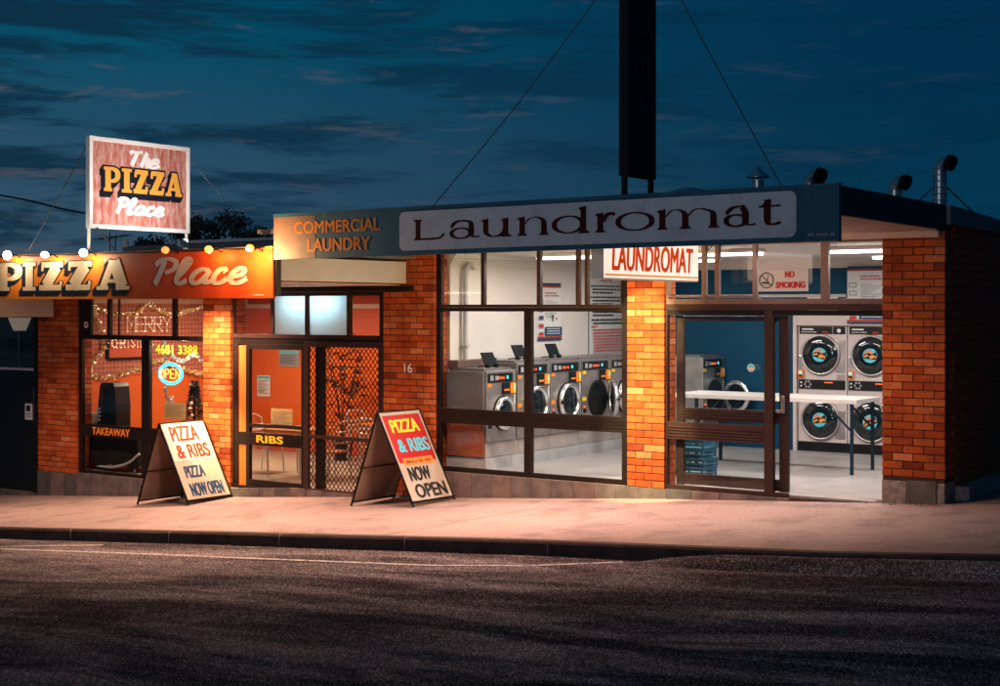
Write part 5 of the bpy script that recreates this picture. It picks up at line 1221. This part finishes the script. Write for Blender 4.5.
q = MB('porthole'); q.hexa([(-18.730,.332,.30),(-18.470,.332,.30),(-18.470,.345,.30),(-18.730,.345,.30)], [(-18.700,.332,.84),(-18.510,.332,.84),(-18.510,.345,.84),(-18.700,.345,.84)]); q.build('front_panel', km)
q = MB('grey')
for k in range(4): q.box(-18.790, -18.710, .325, .345, .30+k*.06, .33+k*.06, .003)
q.build('button', km); MB('paper').box(-18.835, -18.770, .36, .46, .42, .54, .004).build('tap', km)
cu = MB('paper').lathe((-18.97,.42,.165), (0,0,1), [(.085,0),(.1,.2),(.104,.245),(.098,.245),(.09,.05),(0,.04)], 24, False).build('paper_cup_stack'); tag(cu, 'white paper tub standing left of the black machine', 'tub')
hs = MB('beamw').tube(crom([(-18.75,.3,-.43),(-18.3,.24,-.42),(-17.95,.26,-.33),(-17.75,.3,-.18)], 8), .022, 8).build('hose'); tag(hs, 'pale hose curling on the floor below the black cloth', 'hose')
hs = MB('beamw').tube(crom([(-17.6,.24,-.30),(-17.35,.22,-.42),(-16.9,.22,-.44)], 8), .018, 8).build('hose'); tag(hs, 'pale hose on the floor behind the window post', 'hose')
def sheet_sign(name, x0, x1, y, z0, z1, label, m='kraft', cat='menu'):
    t = thing(name, label, cat, ((x0+x1)/2, y, z0)); MB(m).box(x0, x1, y, y+.004, z0, z1).build('sheet', t)
    d = Draw((0, y, 0), (1,0,0), (0,0,1), (0,-1,0), .001).col('tan' if m == 'kraft' else 'navy'); h = z1-z0; k = 0; v = z1-.05
    if m != 'kraft': d.col('cyan').rect(x0+.01, x1-.01, z1-.06, z1-.015).col('navy'); v = z1-.1
    while v > z0+.03: lines(d, x0+.03, x1-.03-.05*(k % 3), v, .008, k+7, (.015,.05)); v -= .026; k += 1
    d.build('print', t); return t
sheet_sign('paper_menu', -17.02, -16.55, .16, .42, .67, 'tan paper menu in the pizza window beside the yellow brick pier')
sheet_sign('paper_menu', -14.75, -14.33, .14, .39, .67, 'tan paper menu on the glass door above the word RIBS')
sheet_sign('wall_calendar', -19.05, -18.72, 4.285, .49, .88, 'white sheet with a teal heading on the back wall beyond the glass door', 'paper', 'calendar')
sheet_sign('wall_picture', -18.5, -18.0, 4.285, 1.06, 1.36, 'grey picture high on the orange back wall beyond the glass door', 'grey', 'picture')
# christmas tree by the pier
ct = thing('christmas_tree', 'dark small Christmas tree with white baubles between the menu and the brick pier', 'christmas tree', (-16.72, .5, -.5))
q = MB('fir'); rn = random.Random(4)
for i in range(900):
    h_ = rn.random()**.8; rad = .22*(1-h_)+.03; a = rn.uniform(0, 6.283); rr_ = rad*rn.uniform(.3,1); c = Vector((-16.72+rr_*math.cos(a), 0.5+rr_*math.sin(a)*.8, .1+h_*.9)); v = Vector((math.cos(a), math.sin(a), rn.uniform(-.6,.2)))*.06; w_ = v.orthogonal().normalized()*.012
    q.face([c-w_, c+w_, c+v])
q.build('branches', ct); MB('oak').tube([(-16.72,0.5,-.5),(-16.72,0.5,.9)], .025, 8).build('trunk', ct)
q = MB('paper')
for i in range(7): h_ = rn.random(); a = rn.uniform(3.4, 6); rad = .2*(1-h_)+.05; q.lathe((-16.72+rad*math.cos(a), 0.5+rad*.8*math.sin(a), .15+h_*.8), (0,0,1), [(0,-.03),(.025,-.012),(.03,0),(.025,.015),(0,.03)], 10)
q.build('bauble', ct)
# tables and chairs
def cafe_table(x, y, label):
    t = thing('cafe_table', label, 'table', (x, y, -.5), 0, 'tables in the pizza shop')
    MB('wood').box(x-.4, x+.4, y-.4, y+.4, .21, .245, .006).build('tabletop', t)
    for a in (-.34, .34):
        for b in (-.34, .34): MB('alu').tube([(x+a,y+b,.21),(x+a,y+b,-.5)], .016, 8).build('leg', t)
def cafe_chair(x, y, rz, label):
    t = thing('cafe_chair', label, 'chair', (x, y, -.5), rz, 'aluminium chairs in the pizza shop'); L = True
    MB('wood').box(-.21, .21, -.2, .22, .42, .445, .008).build('seat', t, L)
    for a in (-.2, .2):
        MB('alu').tube([(a,-.21,0),(a,-.17,.43)], .012, 8).build('leg', t, L); MB('alu').tube([(a,.25,0),(a,.2,.43),(a,.25,.86)], .012, 8).build('leg', t, L)
    q = MB('alu'); q.tube(crom([(-.2,.25,.84),(-.12,.30,.9),(0,.31,.91),(.12,.30,.9),(.2,.25,.84)], 6), .013, 8)
    for z in (.58, .66, .74): q.tube(crom([(-.2,.225,z),(0,.27,z),(.2,.225,z)], 6), .018, 8)
    q.build('backrest', t, L)
pt = thing('potted_plant', 'dark leafy plant standing at the back of the pizza shop behind the diamond mesh door', 'plant', (-16.45, 3.7, -.5))
MB('black').lathe((-16.45,3.7,-.5), (0,0,1), [(.14,0),(.18,.34),(.19,.36),(.165,.36),(.15,.3),(0,.3)], 20).build('pot', pt)
q = MB('oak'); rn = random.Random(9)
for k in range(6): a = rn.uniform(0,6.28); q.tube([(-16.45,3.7,-.2),(-16.45+.1*math.cos(a),3.7+.1*math.sin(a),.5),(-16.45+.28*math.cos(a),3.7+.25*math.sin(a),1.2)], [.014,.008], 5) if False else q.tube([(-16.45,3.7,-.2),(-16.45+.12*math.cos(a),3.7+.1*math.sin(a),.5),(-16.45+.3*math.cos(a),3.7+.25*math.sin(a),1.15)], .009, 5)
q.build('stem', pt); q = MB('drystem')
for k in range(90):
    r_ = rn.random()**.5*.42; a = rn.uniform(0,6.28); c = Vector((-16.45+r_*math.cos(a), 3.7+r_*.8*math.sin(a), .55+rn.gauss(.35,.32))); v = Vector((rn.gauss(0,1),rn.gauss(0,1),rn.gauss(0,.7))).normalized()*.11; w_ = v.orthogonal().normalized()*.035
    q.face([c-v, c+w_, c+v, c-w_])
q.build('foliage', pt)
cafe_table(-15.5, 1.55, 'timber topped cafe table behind the glass door of the pizza shop')
cafe_table(-14.9, 3.1, 'timber topped cafe table behind the diamond mesh door of the pizza shop')
cafe_chair(-16.35, 1.7, R(95), 'aluminium chair left of the first cafe table, seen above the RIBS rail')
cafe_chair(-14.75, 1.45, R(-85), 'aluminium chair between the glass door and the mesh door')
cafe_chair(-14.55, 2.35, R(180), 'aluminium chair behind the mesh door, its back to the street')
cafe_chair(-15.6, 3.3, R(80), 'aluminium chair at the rear cafe table, deep in the pizza shop')
cafe_chair(-14.2, 3.4, R(-70), 'aluminium chair nearest the number 16 pier, behind the mesh')

# ================================================================== dark neighbour shop
DB = thing('dark_shop_building', 'dark closed shop entrance left of the first brick pier', 'shop', (-23, .5, -1.1))
q = MB('blackmatte'); q.box(-40, -19.87, .9, 5.5, -3, 2.6); q.box(-40, -19.87, -.1, 5.5, 2.44, 2.78); q.box(-20.0, -19.865, .02, .9, -1.2, 2.43)
q.build('wall', DB)
q = MB('darksign'); q.box(-20.06, -20.0, .1, .18, -.95, 2.3, .004); q.box(-22.6, -20.06, .102, .178, 2.0, 2.3, .004); q.mat('beamw').box(-22.6, -20.06, .09, .17, 1.085, 1.125, .004)
q.mat('black').box(-22.6, -20.06, .13, .16, -.95, 1.08, .004)
q.build('door', DB); pane(DB, -22.6, -20.06, 1.13, 2.0, .14)
MB('stone').box(-40, -19.88, -.01, .9, -4, g(-19.9)+.03).build('threshold', DB)
nt_ = thing('door_notice', 'small pale notice on the dark closed door', 'notice', (-20.25, .12, .25)); MB('paper').box(-20.36, -20.17, .122, .128, .26, .53).build('sheet', nt_)
d = Draw((0,.122,0), (1,0,0), (0,0,1), (0,-1,0), .001).col('ink').rect(-20.33,-20.22,.40,.50); lines(d, -20.34, -20.19, .35, .014, 2); lines(d, -20.34, -20.2, .31, .014, 3); d.build('print', nt_)
nt_ = thing('door_plate', 'narrow steel plate at the edge of the dark closed door', 'plate', (-20.08, .11, .3)); MB('steel').box(-20.1, -20.065, .09, .10, .25, .8, .003).build('plate', nt_)
ll = thing('lantern_reflection', 'lantern shape standing in for a reflection in the dark shop transom', 'lantern', (-21.0, .5, 1.1))  # a reflected lamp, built as a dimly glowing object behind the glass
MB('black').tube([(-21.0,.5,1.05),(-21.0,.5,1.75)], .035, 10).build('post', ll); MB('black').lathe((-21.0,.5,1.97), (0,0,1), [(.24,0),(.1,.06),(.03,.1)], 4).build('cap', ll)
MB('lampreflect').lathe((-21.0,.5,1.74), (0,0,1), [(.13,0),(.24,.22)], 4).build('glass', ll)

# ================================================================== A-frame signs
def aframe(cx, cy, rz, w, sp, H, label, kind):
    sl = math.atan(.068); cz = foot(cx, cy)
    t = thing('a_frame_sign', label, 'sandwich board', (cx+.035, cy, cz), 0, 'sandwich boards on the footpath'); t.rotation_euler = (0, -sl, rz); L = True
    ang = math.atan2(sp, H); Ln = math.hypot(sp, H)
    fm = 'blackmatte'
    def P(side, a, l, n=0.):       # side +1 front, a along width, l up the panel from its foot, n outward
        ux = -side*math.sin(ang)*l+side*sp; uz = math.cos(ang)*l
        return Vector((ux+side*math.cos(ang)*n, a, uz+math.sin(ang)*n))
    for side, nm in ((1, 'front_panel'), (-1, 'back_panel')):
        lo = [P(side,-w+.012,.075,-.006), P(side,w-.012,.075,-.006), P(side,w-.012,.075,.003), P(side,-w+.012,.075,.003)]
        hi = [P(side,-w+.012,Ln-.01,-.006), P(side,w-.012,Ln-.01,-.006), P(side,w-.012,Ln-.01,.003), P(side,-w+.012,Ln-.01,.003)]
        p = MB('signwhite' if side > 0 else 'tan').hexa(lo, hi); p = p.build(nm, t, L)
        if side > 0: front = p
        # inner hardboard skin and angle-iron frame
        lo = [P(side,-w+.014,.08,-.012), P(side,w-.014,.08,-.012), P(side,w-.014,.08,-.007), P(side,-w+.014,.08,-.007)]
        hi = [P(side,-w+.014,Ln-.02,-.012), P(side,w-.014,Ln-.02,-.012), P(side,w-.014,Ln-.02,-.007), P(side,-w+.014,Ln-.02,-.007)]
        MB('tan').hexa(lo, hi).build('backing', p, L)
        for a in (-w, w): MB(fm).beam(P(side,a,0), P(side,a,Ln), .02, .022, (1,0,0)).build('leg', t, L)
        r_ = MB(fm); r_.beam(P(side,-w,.06,-.008), P(side,w,.06,-.008), .04, .022)
        if side < 0 or kind == 1: r_.beam(P(side,-w,Ln*.42,-.03), P(side,w,Ln*.42,-.03), .014, .014)
        r_.build('rail', t, L)
    MB(fm).tube([P(1,-w,Ln,.0), P(1,w,Ln,.0)], .012, 8).build('hinge', t, L)
    st = MB('rubber')
    st.beam(P(1,-w+.02,Ln*.3,-.02), P(-1,-w+.02,Ln*.3,-.02), .012, .004) if False else st.tube([P(1,w-.02,Ln*.35,-.02), P(-1,w-.02,Ln*.35,-.02)], .004, 5)
    st.build('stay_chain', t, L)
    d = Draw(P(1,0,0,.003), (0,1,0), P(1,0,1)-P(1,0,0), Vector((math.cos(ang),0,math.sin(ang))), .0015); W = w-.012
    k = Ln/1.28
    if kind == 1:
        d.col('signface').rect(-W+.015, W-.015, .67*k, Ln-.02); d.col('grey').rect(-W+.01, W-.01, .662*k, .668*k)
        d.col('orangered').text('PIZZA', -.30, .23, .975*k, 1.215*k, 0., fat=.009).text('& RIBS', -.30, .33, .705*k, .925*k, 0., fat=.009)
        d.col('navy').text('PIZZA', -.29, .09, .40*k, .585*k, 0., fat=.009).text('NOW OPEN', -.30, .33, .11*k, .32*k, 0., fat=.009)
    else:
        d.col('red').rect(-W+.035, W-.035, .58*k, Ln-.055)
        d.col('yellowp').text('PIZZA', -.27, .27, .985*k, 1.165*k, 0., fat=.009); d.col('cyanp').text('& RIBS', -.27, .33, .715*k, .90*k, 0., fat=.009)
        d.col('orange2').rect(-.28, .29, .535*k, .635*k); d.col('ink').text('DINE IN or TAKE AWAY', -.245, .255, .56*k, .61*k, 0., fat=.002)
        d.text('NOW', -.27, .14, .325*k, .515*k, 0., fat=.010).text('OPEN', -.27, .33, .10*k, .285*k, 0., fat=.010)
    d.build('lettering', front, L)
    return t
aframe(-15.92, -.475, -.01, .428, .545, 1.167, 'white sandwich board with orange and navy lettering in front of the TAKEAWAY window', 1)
aframe(-11.80, -.53, -.06, .405, .545, 1.20, 'sandwich board with red top and black NOW OPEN in front of brick pier 16', 2)

# ================================================================== under-awning lights
GA = 'batten lights under the awnings'
AW = (1, .60, .40)
ftube('awning_light', -10.0, -1.9, 2.955, 1.3, 'fluorescent batten under the teal awning before the left laundromat window', GA, 95, (1, .60, .48), 'tubewarm')
ftube('awning_light', -8.55, -1.35, 2.955, 1.2, 'fluorescent batten under the teal awning left of the hanging LAUNDROMAT sign', GA, 95, (1, .60, .48), 'tubewarm')
ftube('awning_light', -6.1, -1.2, 2.955, 1.0, 'fluorescent batten under the teal awning before the open laundromat doorway', GA, 27, (1, .62, .42), 'tubewarm')
ftube('awning_light', -15.3, -.45, 2.425, 1.2, 'warm batten under the pizza awning by the yellow brick pier', GA, 140, AW, 'tubewarm')
ftube('awning_light', -13.2, -2.4, 2.425, 1.2, 'warm batten under the pizza awning before the mesh door', GA, 115, AW, 'tubewarm')
ftube('awning_light', -18.2, -2.0, 2.425, 1.2, 'warm batten under the pizza awning before the TAKEAWAY window', GA, 70, AW, 'tubewarm')

for px, py, zz, tgt, lb, e in ((-15.72, -1.7, 2.425, -15.72, 'added unseen spot under the pizza awning aimed at the narrow brick pier by the menu', 560), (-8.47, -1.7, 2.95, -8.47, 'added unseen spot under the teal awning aimed at the narrow brick pier by the hanging sign', 720)):
    t = thing('pier_fill_spot', lb, 'light', (px, py, zz), 0, 'added spots aimed at the narrow piers')  # unseen spots and housings added to brighten the narrow piers
    MB('white').lathe((px, py, zz), (0,.25,-1), [(.03,0),(.055,.03),(.06,.11),(.05,.11),(.045,.06)], 16, False).build('housing', t)
    for tz, k in ((1.9 if zz > 2.6 else 1.5, 1.), (.55 if zz > 2.6 else .1, 1.9)):
        so2 = lamp('added_pier_spot', 'SPOT', (px, py, zz-.13), e*k, (1, .90, .44), t, .03, spot=30); so2.rotation_euler = (Vector((tgt, 0, tz))-Vector((px, py, zz-.13))).to_track_quat('-Z', 'Y').to_euler()

# ================================================================== hill and trees beyond
hl = MB('hillm'); vs = []; n = 40
for i in range(n+1):
    x = -190+i*6
    for y, h_ in ((45, -14), (60, .0), (75, 3.6), (95, 5.5), (130, 6.5), (180, 2)):
        vs.append((x, y, h_+math.sin(x*.05)*.9*(y > 50)+(-2.2 if x < -82 else 0)*(y > 50)))
hl.mesh(vs, [(i*6+j, (i+1)*6+j, (i+1)*6+j+1, i*6+j+1) for i in range(n) for j in range(5)], True); struct(hl.build('hills'))
def tree(x, y, z0, H, rad, seed, label):
    t = thing('gum_tree', label, 'tree', (x, y, z0), 0, 'trees on the dark hill'); rn = random.Random(seed)
    q = MB('oak').tube([(x,y,z0-.5),(x+.15,y,z0+H*.4),(x,y,z0+H*.8)], [.28,.2,.08], 8)
    for k in range(5):
        a = rn.uniform(0,6.28); q.tube([(x,y,z0+H*(.35+.08*k)),(x+rad*.6*math.cos(a),y+rad*.6*math.sin(a),z0+H*(.55+.08*k))], [.1,.03], 6)
    q.build('trunk', t); c = MB('leaf')
    cl = [(rn.gauss(0,rad*.45), rn.gauss(0,rad*.45), H*rn.uniform(.45,.97), rn.uniform(.25,.5)*rad) for _ in range(16)]
    for i in range(1700):
        a, b, h_, r = rn.choice(cl); v = Vector((rn.gauss(0,1), rn.gauss(0,1), rn.gauss(0,.8))).normalized()*r*rn.random()**.5; p = Vector((x+a, y+b, z0+h_))+v
        u = Vector((rn.gauss(0,1), rn.gauss(0,1), rn.gauss(0,1))).normalized(); w_ = u.orthogonal().normalized()
        c.face([p-u*.14, p+w_*.09, p+u*.14, p-w_*.09])
    c.build('crown', t)
for i, (x, H, rad, lb) in enumerate(((-83.5, 4.0, 1.7, 'low dark tree at the left end of the treeline beside the billboard post'), (-80.3, 5.1, 1.9, 'dark round tree second from the left in the treeline'), (-77.0, 5.7, 2.0, 'tallest dark tree in the treeline right of the pizza billboard'), (-73.7, 5.4, 1.9, 'dark tree near the right end of the treeline, next to the fascia'), (-70.6, 5.0, 2.0, 'dark tree half hidden by the COMMERCIAL LAUNDRY fascia'))):
    tree(x, 60, 3.2, H, rad, 30+i, lb)

# ================================================================== sky, sun, camera
W = bpy.data.worlds.new('World'); S.world = W; W.use_nodes = True; nt = W.node_tree
bg = nt.nodes['Background']; bg.inputs['Strength'].default_value = .1
def N(k): return nt.nodes.new(k)
def link(a, b): nt.links.new(a, b)
sky = N('ShaderNodeTexSky'); sky.sky_type = 'NISHITA'; sky.sun_disc = False; sky.sun_elevation = R(1.5); sky.sun_rotation = R(215); sky.air_density = 1.0; sky.dust_density = .4; sky.ozone_density = 4
tin = N('ShaderNodeMix'); tin.data_type = 'RGBA'; tin.blend_type = 'MULTIPLY'; tin.inputs['Factor'].default_value = 1
link(sky.outputs[0], tin.inputs['A']); tin.inputs['B'].default_value = (.0, .5, .7, 1)
tc = N('ShaderNodeTexCoord'); sx = N('ShaderNodeSeparateXYZ'); link(tc.outputs['Generated'], sx.inputs[0])
def math_(op, a, b=None, c=None):
    m = N('ShaderNodeMath'); m.operation = op
    for i, v in enumerate((a, b, c)):
        if v is None: continue
        if isinstance(v, (int, float)): m.inputs[i].default_value = v
        else: link(v, m.inputs[i])
    return m.outputs[0]
az = math_('ARCTAN2', sx.outputs['X'], sx.outputs['Y'])       # radians, 0 along +Y, negative to the left
el = math_('ARCSINE', sx.outputs['Z'])
cv = N('ShaderNodeCombineXYZ'); link(math_('MULTIPLY', az, 4.0), cv.inputs[0]); link(math_('MULTIPLY', el, 29.), cv.inputs[1])
def noise(sc, det, rough, off):
    mp = N('ShaderNodeMapping'); mp.inputs['Location'].default_value = off; link(cv.outputs[0], mp.inputs['Vector'])
    n = N('ShaderNodeTexNoise'); n.inputs['Scale'].default_value = sc; n.inputs['Detail'].default_value = det; n.inputs['Roughness'].default_value = rough; n.inputs['Distortion'].default_value = .35
    link(mp.outputs[0], n.inputs['Vector']); return n.outputs['Fac']
def mrange(v, a, b, c=0., d=1.):
    m = N('ShaderNodeMapRange'); m.interpolation_type = 'SMOOTHSTEP'
    for nme, q in (('From Min',a),('From Max',b),('To Min',c),('To Max',d)): m.inputs[nme].default_value = q
    link(v, m.inputs['Value']); return m.outputs['Result']
def mix(f, a, b):
    m = N('ShaderNodeMix'); m.data_type = 'RGBA'
    if isinstance(f, (int, float)): m.inputs['Factor'].default_value = f
    else: link(f, m.inputs['Factor'])
    for nme, q in (('A', a), ('B', b)):
        if isinstance(q, tuple): m.inputs[nme].default_value = (*q, 1)
        else: link(q, m.inputs[nme])
    return m.outputs['Result']
SK = 10.   # the background strength is .1
def k_(c): return tuple(x*SK for x in c)
leftness = mrange(az, -.95, -.30, 1., 0.)
base = mix(leftness, k_((.0008, .029, .072)), k_((.001, .076, .140)))
low = mrange(el, .02, .20, 1., 0.)
base = mix(math_('MULTIPLY', low, .75), base, mix(leftness, k_((.002, .043, .090)), k_((.056, .090, .142))))
base = mix(.12, base, tin.outputs['Result'])
band = mrange(el, .24, .10, 0., 1.)
dk = mrange(noise(1.0, 10, .66, (3.1, 1.3, 0)), .465, .575)
dk = math_('MULTIPLY', dk, math_('ADD', math_('MULTIPLY', leftness, .62), .30))
c1 = mix(dk, base, mix(leftness, k_((.001, .018, .045)), k_((.004, .026, .052))))
lt = mrange(noise(2.0, 10, .68, (7.3, 2.2, 0)), .56, .67)
lt = math_('MULTIPLY', lt, math_('ADD', math_('MULTIPLY', leftness, .60), .10))
c2 = mix(lt, c1, k_((.074, .084, .116)))
link(c2, bg.inputs['Color'])

sun = bpy.data.lights.new('dusk_sun', 'SUN'); sun.energy = .32; sun.angle = R(14); sun.color = (.8, .85, 1)
so_ = bpy.data.objects.new('dusk_sun', sun); COL.objects.link(so_); so_.rotation_euler = (R(88), 0, R(3))

cam = bpy.data.cameras.new('camera'); co = bpy.data.objects.new('camera', cam); COL.objects.link(co)
co.location = (0, -15.36, 2.13); co.rotation_euler = (R(90), 0, R(34.6))
cam.sensor_width = 36; cam.sensor_fit = 'HORIZONTAL'; cam.lens = 52.16; cam.shift_y = -.035; cam.clip_start = .1; cam.clip_end = 2000
S.camera = co
S.view_settings.view_transform = 'Standard'; S.view_settings.look = 'None'; S.view_settings.exposure = 0; S.view_settings.gamma = 1; S.view_settings.use_curve_mapping = False
S.render.engine = 'CYCLES'
S.cycles.use_denoising = True
try: S.cycles.denoiser = 'OPENIMAGEDENOISE'
except Exception: pass
S.cycles.max_bounces = 8; S.cycles.diffuse_bounces = 4; S.cycles.glossy_bounces = 3; S.cycles.transparent_max_bounces = 16; S.cycles.sample_clamp_indirect = 6; S.cycles.caustics_reflective = False; S.cycles.caustics_refractive = False
